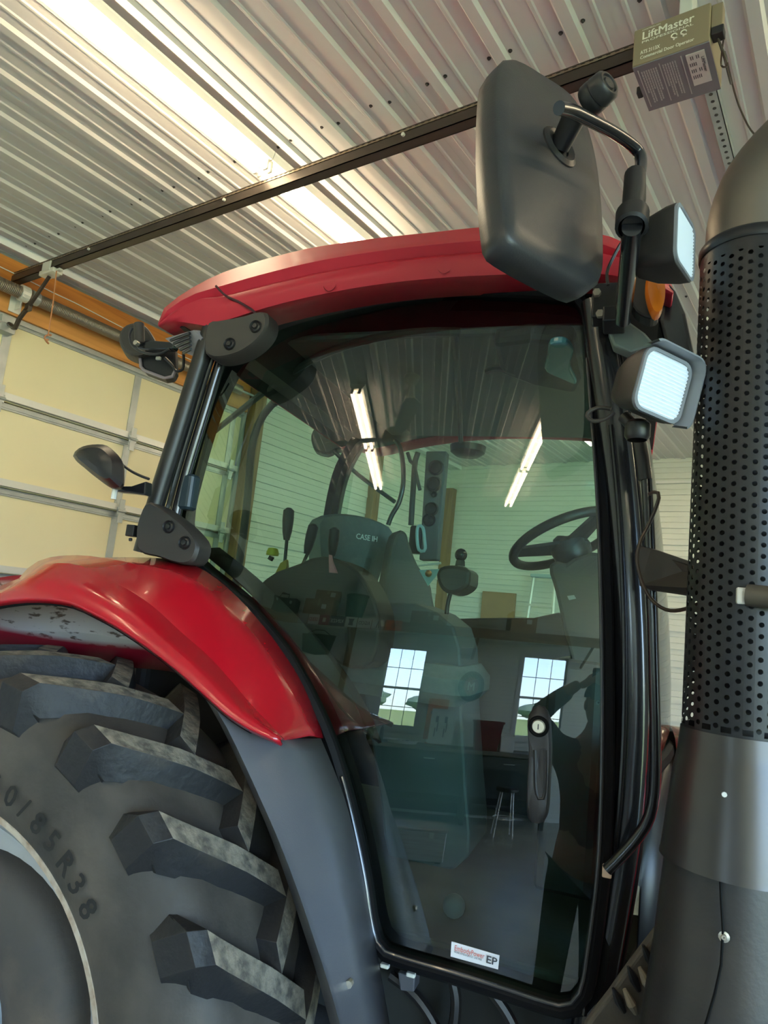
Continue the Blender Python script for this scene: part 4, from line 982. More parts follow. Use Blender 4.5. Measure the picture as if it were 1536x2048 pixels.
# louvred dusty side panel
lvp = px2([(1170, 2080), (1225, 1985), (1290, 1895), (1345, 1828), (1400, 1790), (1440, 1850), (1440, 2000), (1420, 2100), (1300, 2120)], 36, lambda x, y: tplane(x, y, (.05, 1.66, 1.3), (.35, -.9, -.2)), closed=True)
m_dust = mat('dusty_panel', (.11, .095, .075), .75, col2=(.085, .07, .055), vs=9, bump=.12, bs=60)
LN = Vector((.35, -.9, -.2)).normalized()
lv = tb().prism(lvp, -LN * .02).build('louvre_panel', m_dust, TR, bevel=.006)
for k, (x, y) in enumerate(((1238, 1998), (1268, 1955), (1298, 1912), (1328, 1880), (1352, 1850))):
    a = tplane(x - 12, y - 22, Vector((.05, 1.66, 1.3)) + LN * .003, LN); c_ = tplane(x + 10, y + 26, Vector((.05, 1.66, 1.3)) + LN * .003, LN)
    tb().tube([a, a.lerp(c_, .5), c_], [.003, .010, .005], 8).build('louvre_slot', m_black, lv, smooth=True)
    d_ = Vector((.022, 0, .004)); tb().tube([a + d_, a.lerp(c_, .5) + d_ + LN * .008, c_ + d_], [.004, .010, .005], 8).build('louvre_lip', mat('louvre_edge', (.28, .23, .16), .7), lv, smooth=True)
# bracket from pillar to stack, sensor and its cable
br = [tY(1272, 1090, 1.70), tY(1304, 1097, 1.68), tY(1400, 1130, 1.58), tY(1508, 1168, 1.42), tY(1505, 1186, 1.42), tY(1460, 1200, 1.48), tY(1380, 1192, 1.58), tY(1300, 1180, 1.68), tY(1278, 1172, 1.70)]
bk = tb().prism(br, (.012, .02, 0)).build('stack_bracket', m_cover, TR, bevel=.003)
sn_ = tY(1522, 1196, 1.385); tb().cyl(sn_ + Vector((-.02, .01, .004)), sn_ + Vector((.04, -.015, 0)), .020, n=16).build('clamp_nut', mat('nut_brown', (.10, .085, .065), .45, .4), bk, smooth=True)
tb().box(tY(1483, 1192, 1.40), (.018, .018, .03)).build('clamp_bolt', m_galvl, bk, bevel=.003)
tb().tube(px2([(1298, 988), (1312, 983), (1318, 992), (1312, 1015), (1296, 1052), (1280, 1084), (1274, 1120), (1284, 1164), (1304, 1200), (1334, 1220), (1370, 1218), (1410, 1202), (1450, 1192), (1490, 1196), (1516, 1206)], 48, lambda x, y: tY(x, y, 1.66 - .25 * max(0, (x - 1300) / 220))), .0042, 8).build('cable', m_rail, bk, smooth=True)

# ---------------------------------------------------------------- mirror on its arm
camR, camU, camF = [TM.transposed() @ Vector(c) for c in (CM.col[0], CM.col[2], CM.col[1])]
MN = (camR * .60 + camU * .34 - camF * .72).normalized()
MP = tY(1090, 360, 1.30)
mp_ = [(1006, 121), (1030, 121), (1080, 150), (1136, 189), (1166, 240), (1188, 320), (1200, 420), (1203, 530), (1196, 566), (1180, 578), (1150, 566), (1090, 534), (1040, 504), (1012, 482), (1004, 450), (996, 380), (990, 280), (990, 180), (995, 132)]
pl = [tplane(p.x, p.y, MP, MN) for p in smooth_poly([(a, b_, 0) for a, b_ in mp_], 60, True)]
pcn = sum(pl, Vector()) / len(pl)
b = tb(); b.loft([[pcn.lerp(p, .93) - MN * .062 for p in pl], [pcn.lerp(p, .985) - MN * .056 for p in pl], [pcn.lerp(p, 1.01) - MN * .03 for p in pl], [p for p in pl], [pcn.lerp(p, .965) + MN * .008 for p in pl], [pcn.lerp(p, .8) + MN * .011 for p in pl], [pcn.lerp(p, .1) + MN * .013 for p in pl]], closed=True, caps=True)
m_mir = mat('mirror_shell', (.030, .029, .031), .40, col2=(.042, .038, .035), vs=4, bump=.06, bs=250)
mr = b.build('mirror', m_mir, TR, smooth=True, angle=50)
tb().prism([pcn.lerp(p, .90) - MN * .0625 for p in pl], -MN * .002).build('mirror_glass', mat('mirror_silver', (.8, .8, .8), .03, 1.0), mr)
so = tplane(1118, 295, MP + MN * .012, MN)
tb().lathe([(.052, -.006), (.050, .004), (.040, .010), (.030, .006), (.026, .004)], so, MN, 28).build('socket_ring', m_satin, mr, smooth=True)
sx_ = tplane(1158, 215, MP + MN * .085, MN)
tb().tube([so, so.lerp(sx_, .5), sx_], [.022, .024, .026], 20).build('mirror_stub', m_satin, mr, smooth=True)
kd = (tplane(1215, 195, MP + MN * .10, MN) - tplane(1160, 165, MP + MN * .10, MN))
kc = tplane(1192, 190, MP + MN * .13, MN); kax = (MN * .8 + (camU * .55 + camR * .1)).normalized()
tb().lathe([(.001, .034), (.012, .034), (.014, .030), (.018, .030), (.020, .034), (.024, .034), (.030, .028), (.032, .006), (.030, .004), (.032, .0), (.032, -.016), (.028, -.022), (.001, -.022)], kc, (camR * .55 + camU * .25 - camF * .78).normalized(), 28).build('clamp_knob', m_satin, mr, smooth=True)
armp = px2([(1118, 216), (1142, 222), (1180, 240), (1222, 262), (1258, 286), (1278, 306), (1282, 330), (1276, 356), (1270, 385)], 30, lambda x, y: tplane(x, y, MP + MN * .115, MN))
tb().tube(armp, .0125, 14).build('mirror_arm', m_blk, mr, smooth=True)
def apx(x, y): return tplane(x, y, MP + MN * .115, MN)
tb().tube([apx(1270, 350), apx(1268, 400), apx(1264, 450)], [.021, .022, .019], 16).build('arm_socket', m_satin, mr, smooth=True)
tb().lathe([(.024, -.026), (.030, -.022), (.031, .020), (.026, .026), (.02, .026)], apx(1264, 440), (apx(1268, 400) - apx(1262, 480)), 20).build('arm_collar', m_satin, mr, smooth=True)
p_top = apx(1264, 455); p_bot = tY(1246, 640, 1.62)
tb().tube([p_top, p_top.lerp(p_bot, .5), p_bot], [.0185, .0185, .0185], 16).build('mirror_post', m_blk, mr, smooth=True)
tb().box(tY(1210, 610, 1.70), (.06, .06, .09)).box(tY(1228, 640, 1.66), (.05, .08, .04)).build('post_bracket', m_satin, mr, bevel=.004)
for x, y in ((1194, 588), (1200, 630)): 
    q = tY(x, y, 1.655); tb().cyl(q, q + Vector((0, -.012, 0)), .010, n=6).build('bracket_bolt', m_steel, mr)
tb().tube(px2([(1252, 474), (1240, 490), (1224, 520), (1214, 545), (1216, 570)], 10, lambda x, y: tY(x, y, 1.55)), .004, 6).build('lamp_wire', m_black, mr, smooth=True)
qb = tY(1280, 522, 1.45); tb().cyl(qb, qb + Vector((.006, -.014, .004)), .009, n=6).build('post_bolt', m_steel, mr)

# ---------------------------------------------------------------- lamps
m_lens = mat('lamp_lens', (.88, .92, 1.0), .16, spec=.7)
m_lhouse = mat('lamp_housing', (.032, .028, .025), .5, bump=.06, bs=300)
m_lring = mat('lamp_ring', (.23, .24, .26), .4)
def rrect(w, h, r, n=5):
    o = []
    for k, (sx, sy) in enumerate(((1, 1), (-1, 1), (-1, -1), (1, -1))):
        for j in range(n + 1): a = pi / 2 * k + pi / 2 * j / n; o.append((sx * (w / 2 - r) + r * cos(a), sy * (h / 2 - r) + r * sin(a)))
    return o
def lamp(name, c, n, up, w, h, d, lensm=None, parent=TR, visor=True):
    n = Vector(n).normalized(); u = Vector(up).cross(n).normalized(); v = n.cross(u); c = Vector(c)
    P = lambda q, k, z: [c + u * (a * k) + v * (e * k) + n * z for a, e in q]
    q = rrect(w, h, min(w, h) * .2)
    b = tb(); b.loft([P(q, .42, -d), P(q, .60, -d * .92), P(q, .86, -d * .55), P(q, 1.0, -d * .15), P(q, 1.02, .004), P(q, .93, .006), P(q, .92, -.004)], closed=True, caps=True)
    L = b.build(name, m_lhouse, parent, smooth=True, angle=40)
    b = tb(); b.loft([P(q, 1.0, .004), P(q, 1.0, .010), P(q, .90, .010), P(q, .90, .002)], closed=True); b.build('lens_ring', m_lring, L, smooth=True, angle=40)
    rows_ = []; NV = 33
    for i in range(NV):
        t = i / (NV - 1) * 2 - 1; vv = t * h * .45; hw = w * .45 * (1 - max(0, (abs(t) - .82)) * .9)
        zz = .006 + (.003 if i % 2 else 0)
        rows_.append([c + u * (hw * s) + v * vv + n * zz for s in (-1, -.5, 0, .5, 1)])
    tb().loft(rows_).build('lens', lensm or m_lens, L, smooth=False)
    if visor:
        qv = [(a, e) for a, e in rrect(w * 1.05, h * 1.05, min(w, h) * .2)]
        idx = list(range(0, len(qv) // 2 + 1)); idx = list(range(-4, 9))
        vv_ = [qv[i] for i in idx]
        tb().loft([[c + u * a + v * e + n * 0 for a, e in vv_], [c + u * a * 1.06 + v * e * 1.06 + n * .035 for a, e in vv_], [c + u * a * 1.12 + v * e * 1.12 + n * .033 for a, e in vv_], [c + u * a * 1.06 + v * e * 1.06 + n * -.004 for a, e in vv_]]).build('visor', m_lring, L, smooth=True, angle=30)
    return L, u, v, n
l1c = tY(1320, 772, 1.42)
L1, u_, v_, n_ = lamp('work_lamp', l1c, camR * .42 - camF * .90 - camU * .10, (.12, 0, 1), .132, .128, .095)
q1 = tY(1275, 862, 1.50); tb().lathe([(.020, -.02), (.026, -.012), (.026, .014), (.018, .022)], q1, (0, 0, 1), 18).build('lamp_mount', m_satin, L1, smooth=True)
tb().tube([q1, q1.lerp(l1c, .35) - n_ * .06], .014, 10).build('lamp_stem', m_satin, L1, smooth=True)
tb().tube(px2([(1222, 818), (1200, 815), (1180, 822), (1174, 832), (1186, 842), (1210, 838), (1228, 824)], 18, lambda x, y: tY(x, y, 1.50)), .0045, 8).build('lamp_cable', m_cover, L1, smooth=True)
l2c = tY(1362, 488, 1.40)
L2, u2, v2, n2 = lamp('work_lamp', l2c, camR * .77 - camF * .64 + camU * .03, (.05, 0, 1), .12, .128, .10, visor=False)
tb().tube([l2c - n2 * .09, tY(1296, 462, 1.43), apx(1266, 450)], .013, 10).build('lamp_stem', m_satin, L2, smooth=True)
# amber marker lamp with black base
am = tY(1306, 590, 1.56)
LA = tb(); 
ab_ = px2([(1262, 546), (1300, 540), (1312, 560), (1308, 600), (1318, 632), (1290, 634), (1264, 610)], 24, lambda x, y: tY(x, y, 1.60), closed=True)
amb = tb().prism(ab_, (0, .05, 0)).build('marker_lamp', m_satin, TR, bevel=.008)
al = px2([(1296, 546), (1308, 540), (1322, 556), (1328, 580), (1326, 610), (1318, 630), (1306, 632), (1296, 612), (1290, 580)], 30, lambda x, y: tY(x, y, 1.585), closed=True)
alc = sum(al, Vector()) / len(al)
tb().loft([[p + Vector((0, .02, 0)) for p in al], al, [alc.lerp(p, .9) + Vector((.004, -.012, 0)) for p in al], [alc.lerp(p, .1) + Vector((.006, -.016, 0)) for p in al]], closed=True, caps=True).build('amber_lens', mat('amber', (1.0, .25, .02), .2, spec=.7), amb, smooth=True, angle=40)
# roof front corner piece, dark
fc = [tY(x, y, 1.80) for x, y in ((1335, 560), (1352, 580), (1372, 625), (1388, 700), (1390, 760), (1350, 740), (1330, 690), (1318, 640))]
tb().prism(fc, (0, .12, 0)).build('roof_corner_trim', m_blk, TR, bevel=.01)
tb().prism([tY(x, y, 1.72) for x, y in ((1215, 655), (1255, 640), (1290, 665), (1312, 690), (1262, 705), (1226, 690))], (0, .05, 0)).build('side_marker', mat('grey_green', (.20, .25, .22), .4), TR, bevel=.006)
# rear lamp on the pillar, seen from behind its housing
rlp = px2([(146, 912), (165, 893), (206, 889), (228, 902), (244, 922), (246, 948), (243, 972), (222, 974), (190, 952), (168, 934)], 30, lambda x, y: tY(x, y, 1.52), closed=True)
rlc = sum(rlp, Vector()) / len(rlp)
rl1 = tb().loft([[rlc.lerp(p, .8) + Vector((-.04, .07, 0)) for p in rlp], [p + Vector((-.02, .03, 0)) for p in rlp], rlp, [rlc.lerp(p, .7) + Vector((.01, -.03, 0)) for p in rlp], [rlc.lerp(p, .3) + Vector((.015, -.04, 0)) for p in rlp]], closed=True, caps=True).build('fender_lamp', m_satin, TR, smooth=True, angle=28)
tb().prism([tY(x, y, 1.60) for x, y in ((222, 970), (236, 972), (262, 972), (292, 962), (290, 990), (262, 986), (225, 982))], (0, .03, 0)).build('lamp_bracket', m_blk, rl1, bevel=.004)
q = tY(229, 986, 1.58); tb().cyl(q + Vector((0, 0, .01)), q + Vector((0, 0, -.018)), .008, n=8).build('bracket_bolt', m_galvl, rl1)
tb().tube(px2([(240, 926), (262, 942), (282, 952), (298, 958)], 10, lambda x, y: tY(x, y, 1.60)), .004, 8).build('lamp_wire', m_black, rl1, smooth=True)
# two lamps under the rear corner of the roof
m_lrear = m_lhouse
rb1 = px2([(238, 668), (250, 650), (275, 644), (296, 656), (316, 690), (318, 702), (300, 704), (276, 712), (252, 704), (240, 690)], 28, lambda x, y: tY(x, y, 1.95), closed=True)
RB1 = tb().prism(rb1, (-.05, .09, 0)).build('rear_roof_lamp', m_cover, TR, bevel=.012)
pxtube([(278, 648), (279, 670), (280, 688)], 1.90, .018, 12, 6).build('lamp_swivel', m_cover, RB1, smooth=True)
tb().prism([tY(x, y, 1.90) for x, y in ((268, 684), (300, 680), (352, 684), (345, 698), (296, 700), (274, 698))], (0, .03, 0)).build('lamp_bracket', m_blk, RB1, bevel=.005)
q = tY(276, 688, 1.87); tb().cyl(q, q + Vector((0, -.015, 0)), .009, n=8).build('bracket_bolt', m_steel, RB1)
pxtube([(264, 656), (258, 672), (266, 692), (290, 706), (318, 708), (340, 698)], 1.86, .005, 8, 20).build('lamp_wire', m_black, RB1, smooth=True)
rb2 = [tY(x, y, 1.98) for x, y in ((281, 702), (350, 690), (352, 742), (346, 754), (330, 757), (290, 742), (283, 734))]
RB2 = tb().prism(rb2, (-.03, .06, 0)).build('rear_roof_lamp', m_black, TR, bevel=.01)
rim2 = [p + Vector((0, -.004, 0)) for p in rb2]
tb().tube(rim2[2:] + [rim2[0]], .006, 8).build('lamp_rim', mat('lamp_rim_mauve', (.30, .24, .25), .4), RB2, smooth=True)
pxtube([(367, 704), (367, 730), (364, 740), (352, 742), (344, 730), (330, 716)], 1.94, .005, 8, 18).build('lamp_wire', m_black, RB2, smooth=True)
tb().rbox(tY(317, 717, 1.96), (.02, .012, .012), .004).build('lamp_plug', mat('plug_pale', (.6, .55, .45), .5), RB2)

# hoses and a bracket in the dark under the door sill
for pts, yy in (([(905, 1960), (912, 2000), (905, 2060), (880, 2110)], 1.85), ([(985, 1985), (1010, 2020), (1030, 2060), (1040, 2110)], 1.82), ([(780, 1950), (830, 1990), (870, 2050), (880, 2100)], 1.9)):
    pxtube(pts, yy, .014, 8, 12).build('hydraulic_hose', m_satin, TR, smooth=True)
tb().prism([tY(x, y, 1.86) for x, y in ((795, 1945), (830, 1955), (828, 1985), (800, 1982))], (0, .05, 0)).build('sill_bracket', m_gplast, TR, bevel=.004)
tb().box2((-1.2, 1.95, .62), (-.1, 3.15, 1.06)).build('cab_underside', mat('underside', (.02, .022, .02), .8), TR, bevel=.02)
# ================================================================== OUTSIDE AND THE WINDOW WALL BEHIND THE VIEWER
m_grass = mat('grass', (.20, .30, .07), .9, col2=(.32, .36, .12), vs=.25)
struct(MB().box2((-140, -160, -.6), (160, 60, -.45)).build('ground', m_grass))
m_leaf = mat('tree_leaf_haze', (.10, .17, .12), .9, col2=(.16, .23, .17), vs=1.2)  # leaf colour paled and blued to carry distance haze
tm = None
for i in range(15):
    x = -105 + 15 * i + random.uniform(-.6, .6)
    if tm is None:
        b = MB(); rows_ = []
        for k in range(9):
            a = pi * k / 8; rows_.append([Vector(((1 + .25 * random.uniform(-1, 1)) * sin(a) * cos(2 * pi * j / 12) * 3.2, (1 + .25 * random.uniform(-1, 1)) * sin(a) * sin(2 * pi * j / 12) * 3.2, 3.4 - 2.6 * cos(a) * (1 + .15 * random.uniform(-1, 1)))) for j in range(12)])
        b.loft(rows_, closed=True, caps=True); b.cyl((0, 0, -.3), (0, 0, 2.2), .3, .22, n=8)
        tm = b.build('tree', m_leaf, None, smooth=True); t_ = tm
    else: t_ = share(tm, 'tree')
    t_.location = (x, -140 + random.uniform(-8, 8), -.45); s = random.uniform(.6, .95); t_.scale = (s * 2.0, s, s * .9)
    tag(t_, 'distant leafy tree in the hedgerow across the field, seen through the windows', 'tree', 'hedgerow trees across the field')
m_wglass = glassmat('window_glass', (.97, .98, .98), 1.45)
m_vinyl = mat('window_vinyl', (.70, .71, .70), .4)
for wi, (xa_, xb_, za_, zb_) in enumerate(WIN):
    yw = Y0 - .06
    b = MB(); t = .055
    b.box2((xa_ - .05, yw - .02, za_ - .05), (xa_ + .01, yw + .09, zb_ + .05)).box2((xb_ - .01, yw - .02, za_ - .05), (xb_ + .05, yw + .09, zb_ + .05)).box2((xa_ - .05, yw - .02, zb_ - .01), (xb_ + .05, yw + .09, zb_ + .05)).box2((xa_ - .07, yw - .02, za_ - .05), (xb_ + .07, yw + .12, za_ + .012))
    wo = struct(b.build('window_%d' % (wi + 1), m_vinyl))
    zm = (za_ + zb_) / 2 - .03
    for s0, s1, yo in ((zm - .02, zb_ - .01, .02), (za_ + .012, zm + .02, .05)):
        b = MB(); yy = yw + yo
        b.box2((xa_ + .01, yy - .012, s0), (xa_ + .045, yy + .012, s1)).box2((xb_ - .045, yy - .012, s0), (xb_ - .01, yy + .012, s1)).box2((xa_ + .01, yy - .012, s0), (xb_ - .01, yy + .012, s0 + .035)).box2((xa_ + .01, yy - .012, s1 - .035), (xb_ - .01, yy + .012, s1))
        sa = b.build('sash', m_vinyl, wo)
        for k in (1, 2): x = xa_ + .03 + (xb_ - xa_ - .06) * k / 3; MB().box2((x - .006, yy - .006, s0), (x + .006, yy + .006, s1)).build('glazing_bar', m_vinyl, sa)
        zz = (s0 + s1) / 2; MB().box2((xa_ + .02, yy - .006, zz - .006), (xb_ - .02, yy + .006, zz + .006)).build('glazing_bar', m_vinyl, sa)
        MB().box2((xa_ + .03, yy - .002, s0 + .02), (xb_ - .03, yy + .002, s1 - .02)).build('pane', m_wglass, sa)
    pd = bpy.data.lights.new('window_portal', 'AREA'); pd.shape = 'RECTANGLE'; pd.size = xb_ - xa_; pd.size_y = zb_ - za_; pd.cycles.is_portal = True
    po = bpy.data.objects.new('window_portal', pd); COL.objects.link(po); po.location = ((xa_ + xb_) / 2, Y0 - .2, (za_ + zb_) / 2); po.rotation_euler = (radians(90), 0, pi)
pd = bpy.data.lights.new('door_portal', 'AREA'); pd.shape = 'RECTANGLE'; pd.size = DOOR2[1] - DOOR2[0]; pd.size_y = DOOR2[3]; pd.cycles.is_portal = True
po = bpy.data.objects.new('door_portal', pd); COL.objects.link(po); po.location = (X1 + .2, (DOOR2[0] + DOOR2[1]) / 2, DOOR2[3] / 2); po.rotation_euler = (radians(90), 0, radians(90))
# white jamb around the open doorway
struct(MB().box2((X1 - .03, DOOR2[0] - .12, 0), (X1 - .02, DOOR2[0], DOOR2[3] + .12)).box2((X1 - .03, DOOR2[1], 0), (X1 - .02, DOOR2[1] + .12, DOOR2[3] + .12)).box2((X1 - .03, DOOR2[0], DOOR2[3]), (X1 - .02, DOOR2[1], DOOR2[3] + .12)).build('door_2', m_white))
# ================================================================== THINGS SEEN ONLY AS REFLECTIONS IN THE SIDE GLASS
m_bench = mat('bench_paint', (.055, .065, .06), .6)
m_benchtop = woodmat('bench_top', (.20, .17, .13), (.12, .10, .08), 'X')
m_card = mat('cardboard', (.36, .22, .11), .8, col2=(.30, .18, .09), vs=4)
m_greenp = mat('green_plastic', (.02, .11, .065), .45)
m_shelfw = woodmat('shelf_wood', (.30, .20, .11), (.19, .12, .06), 'X')
# workbench along the window wall
wb = empty('workbench', (-.4, -7.35, 0)); O = Vector((-.4, -7.35, 0))
def at(o): return MB(Vector(o))
at(O).box2((-2.9, -7.74, 1.02), (1.6, -6.98, 1.08)).build('worktop', m_benchtop, wb, bevel=.006)
for x in (-2.85, -1.4, .1, 1.52):
    for y in (-7.7, -7.04): at(O).box2((x - .04, y - .04, 0), (x + .04, y + .04, 1.02)).build('leg', m_bench, wb)
at(O).box2((-2.85, -7.72, .28), (1.55, -7.02, .31)).build('lower_shelf', m_bench, wb)
at(O).box2((-2.85, -7.735, .05), (1.55, -7.715, 1.0)).build('back_panel', m_bench, wb)
for x in (-2.1, -.65, .8):
    d = at(O).box2((x - .55, -6.995, .82), (x + .55, -6.972, 1.0)).build('drawer', m_bench, wb, bevel=.004); at(O).cyl((x - .1, -6.955, .91), (x + .1, -6.955, .91), .009, n=8).build('drawer_pull', m_galvl, d)
tag(wb, 'long dark green workbench with drawers under the two windows', 'workbench')
# storage loft shelf above the windows
sf = empty('loft_shelf', (-1.2, -7.3, 2.9)); O = Vector((-1.2, -7.3, 2.9))
at(O).box2((-4.9, -7.76, 2.95), (2.3, -6.90, 2.99)).build('shelf_board', m_shelfw, sf)
at(O).box2((-4.9, -6.93, 2.83), (2.3, -6.89, 2.99)).build('front_rail', m_shelfw, sf)
for x in (-4.5, -2.66, -.1, 2.1): at(O).tube([(x, -7.74, 2.55), (x, -6.98, 2.90)], .03, 6).build('brace', m_shelfw, sf)
tag(sf, 'deep timber loft shelf with braces fixed above the windows', 'shelf')
sg = [(-3.60, .20, (.32, .34, .33), '', None, None, 'plain grey metal sign on the shelf rail'), (-3.37, .22, (.62, .60, .55), 'SEED', (.55, .06, .05), None, 'white sign with red outlined letters on the shelf rail'),
      (-3.15, .20, (.30, .03, .04), '', None, 'sq', 'dark red sign with a small white square on the shelf rail'), (-2.88, .30, (.03, .03, .035), 'KINZE', (.75, .72, .68), None, 'black sign with pale slanted letters on the shelf rail'),
      (-2.60, .23, (.66, .64, .57), '', None, 'bull', 'cream sign with a black block emblem on the shelf rail'), (-2.33, .27, (.66, .64, .57), 'AGCO', (.05, .05, .06), None, 'cream sign with four dark letters on the shelf rail'),
      (-2.06, .24, (.66, .64, .57), '', None, 'tri', 'cream sign with a narrow black arrowhead on the shelf rail'), (-1.75, .32, (.60, .14, .04), '', None, 'dia', 'orange sign with a dark diamond on the shelf rail')]
for x, w, c, tx_, tc_, ic, lab in sg:
    o = empty('sign', (x, -6.887, 2.91)); Q = Vector((x, -6.887, 2.91))
    bd = at(Q).box((x, -6.882, 2.915), (w, .008, .17)).build('board', mat('sign_%.2f' % x, c, .5), o, bevel=.002)
    f = -6.876
    if tx_: text('lettering', tx_, .085, (x + w * .43, f, 2.885), (-1, 0, 0), (0, 0, 1), mat('signink_%.2f' % x, tc_, .5), bd, torg=Q, width=w * .86, bold=True, ext=.001)
    mk = mat('sign_black', (.04, .04, .04), .6)
    if ic == 'sq': at(Q).box((x, f, 2.915), (.06, .003, .07)).build('emblem', m_ink, bd)
    if ic == 'bull': at(Q).prism([(x - .05, f, 2.86), (x + .05, f, 2.86), (x + .035, f, 2.92), (x + .06, f, 2.97), (x - .06, f, 2.97), (x - .035, f, 2.92)], (0, .003, 0)).build('emblem', mk, bd)
    if ic == 'tri': at(Q).prism([(x - .035, f, 2.85), (x - .02, f, 2.85), (x, f, 2.93), (x + .02, f, 2.85), (x + .035, f, 2.85), (x, f, 2.98)], (0, .003, 0)).build('emblem', mk, bd)
    if ic == 'dia': at(Q).prism([(x, f, 2.85), (x + .05, f, 2.915), (x, f, 2.98), (x - .05, f, 2.915)], (0, .003, 0)).build('emblem', mat('sign_brown', (.25, .06, .02), .6), bd)
    tag(o, lab, 'sign', 'small signs along the shelf rail')
# things on the shelf
def carton(x, y, z, sx, sy, sz, lab, rz=0, c=m_card, flap=True):
    o = empty('carton', (x, y, z), rz); MB().box((0, 0, sz / 2), (sx, sy, sz)).build('body', c, o, bevel=.004)
    MB().box((0, 0, sz + .001), (sx * .98, .05, .002)).box((0, sy / 2 + .001, sz * .8), (.05, .002, sz * .4)).build('tape', mat('tape', (.45, .34, .2), .3), o)
    if flap: MB().box((sx * .2, sy / 2 + .002, sz * .55), (.1, .002, .08)).build('label', m_white, o)
    tag(o, lab, 'box'); return o
carton(-3.35, -7.2, 2.992, .62, .42, .30, 'closed cardboard carton with white label on the loft shelf', .1)
carton(-3.25, -7.22, 3.296, .52, .36, .16, 'flat cardboard carton stacked on a wider carton on the loft shelf', -.12)
tub = empty('tub', (-2.62, -7.17, 2.992))
MB().lathe([(.001, .004), (.17, .004), (.175, .02), (.225, .40), (.24, .41), (.24, .43), (.215, .43), (.165, .03), (.001, .02)], (0, 0, 0), (0, 0, 1), 28).build('shell', m_greenp, tub, smooth=True, angle=40)
MB().tube([(.232 * cos(t), 0, .40 + .02 * 0 - .12 * sin(t)) for t in [pi * k / 12 for k in range(13)]], .006, 6).build('bail', m_galvl, tub, smooth=True)
tag(tub, 'dark green plastic tub with wire bail on the loft shelf', 'tub')
rl_ = empty('paper_roll', (-2.66, -7.60, 2.992)); MB().lathe([(.03, 0), (.12, 0), (.12, .88), (.03, .88)], (0, 0, 0), (0, 0, 1), 20, closed=True).build('sheet', mat('pale_roll', (.55, .60, .62), .6), rl_, smooth=True, angle=40)
MB().cyl((0, 0, .002), (0, 0, .90), .028, n=12).build('core', m_card, rl_, smooth=True); tag(rl_, 'pale blue grey paper roll standing upright behind the green tub', 'roll')
db = empty('tool_case', (-4.15, -7.15, 2.99)); MB().rbox((0, 0, .14), (.6, .34, .27), .03).build('shell', m_black, db); MB().tube([(-.1, .15, .28), (-.1, .15, .33), (.1, .15, .33), (.1, .15, .28)], .012, 8).build('handle', m_black, db, smooth=True); MB().box((.18, .175, .2), (.05, .012, .05)).box((-.18, .175, .2), (.05, .012, .05)).build('latch', m_galvl, db); tag(db, 'black tool case with metal latches on the loft shelf', 'case')
carton(-1.1, -7.2, 2.99, .7, .45, .22, 'long low cardboard carton by itself on the loft shelf', .05)
carton(.7, -7.2, 2.99, .5, .4, .35, 'tall cardboard carton on the loft shelf above the farther window', -.1)
# green cloth bag hung on the wall
bg_ = empty('cloth_bag', (-3.37, -7.70, 2.42)); q = [(-.38, .32), (.0, .335), (.38, .32), (.33, .1), (.30, -.02), (.0, -.05), (-.30, .0), (-.34, .15)]
b = MB(); b.loft([[Vector((x, .0, z)) for x, z in q], [Vector((x * .96, .05, z * .97 + .005)) for x, z in q], [Vector((x * .6, .08, z * .7 + .04)) for x, z in q]], closed=True, caps=True); b.build('body', mat('green_cloth', (.035, .06, .045), .9, bump=.3, bs=20), bg_, smooth=True)
MB().tube([(-.25, .03, .32), (-.1, .02, .40), (.1, .02, .40), (.25, .03, .32)], .008, 6).build('strap', mat('green_cloth', (.035, .06, .045), .9), bg_, smooth=True)
tag(bg_, 'dark green cloth bag hanging on the siding below the loft shelf', 'bag')
# under-shelf strip fixture, unlit
for x, lab in ((-2.15, 'unlit slim white strip light fixed under the shelf between post and window'), (.55, 'unlit slim white strip light fixed under the shelf beside the farther window')):
    o = empty('under_shelf_light', (x, -7.2, 2.83)); MB().rbox((0, 0, -.0 + .03), (.62, .06, .05), .012).build('housing', m_fix, o); MB().cyl((-.28, .0, -.002), (.28, 0, -.002), .009, n=8).build('tube', m_white, o, smooth=True); tag(o, lab, 'light')
# bench top things
ZB = 1.08
o = empty('parts_tray', (-1.2, -7.25, ZB)); MB().lathe([(.001, .004), (.26, .004), (.30, .05), (.31, .05), (.27, 0), (.001, 0)], (0, 0, 0), (0, 0, 1), 26).build('dish', m_galvl, o, smooth=True, angle=40)
for k in range(12): a = k * 2.4; r = .05 + .014 * k; MB().box((r * cos(a), r * sin(a), .022), (.05, .025, .03), Matrix.Rotation(a, 3, 'Z')).build('fitting', m_black, o, bevel=.003)
tag(o, 'shallow round metal tray of dark fittings on the workbench', 'tray')
o = empty('storage_bin', (.36, -7.25, ZB)); b = MB(); b.loft([[Vector((sx * w, sy * d, z)) for sx, sy in ((-1, -1), (1, -1), (1, 1), (-1, 1))] for w, d, z in ((.20, .16, .0), (.26, .20, .42), (.28, .22, .42), (.28, .22, .45), (.24, .18, .45), (.19, .15, .02))], closed=True, caps=True); b.build('shell', mat('maroon_plastic', (.16, .012, .02), .45), o)
MB().box((0, .21, .36), (.16, .03, .03)).build('grip', mat('maroon_plastic', (.16, .012, .02), .45), o, bevel=.005); tag(o, 'maroon plastic storage bin standing on the workbench', 'bin')
o = empty('white_box', (.74, -7.22, ZB)); MB().rbox((0, 0, .11), (.26, .26, .22), .02).build('body', m_white, o); MB().box((0, 0, .225), (.27, .27, .015)).build('lid', m_white, o, bevel=.004); tag(o, 'small white box with lid beside the maroon bin', 'box')
o = empty('display_card', (-.50, -7.2, ZB + .012)); R_ = Matrix.Rotation(radians(-14), 3, 'X')
MB().box((0, 0, .29), (.46, .01, .56), R_).build('panel', mat('card_pale', (.62, .66, .62), .6), o)
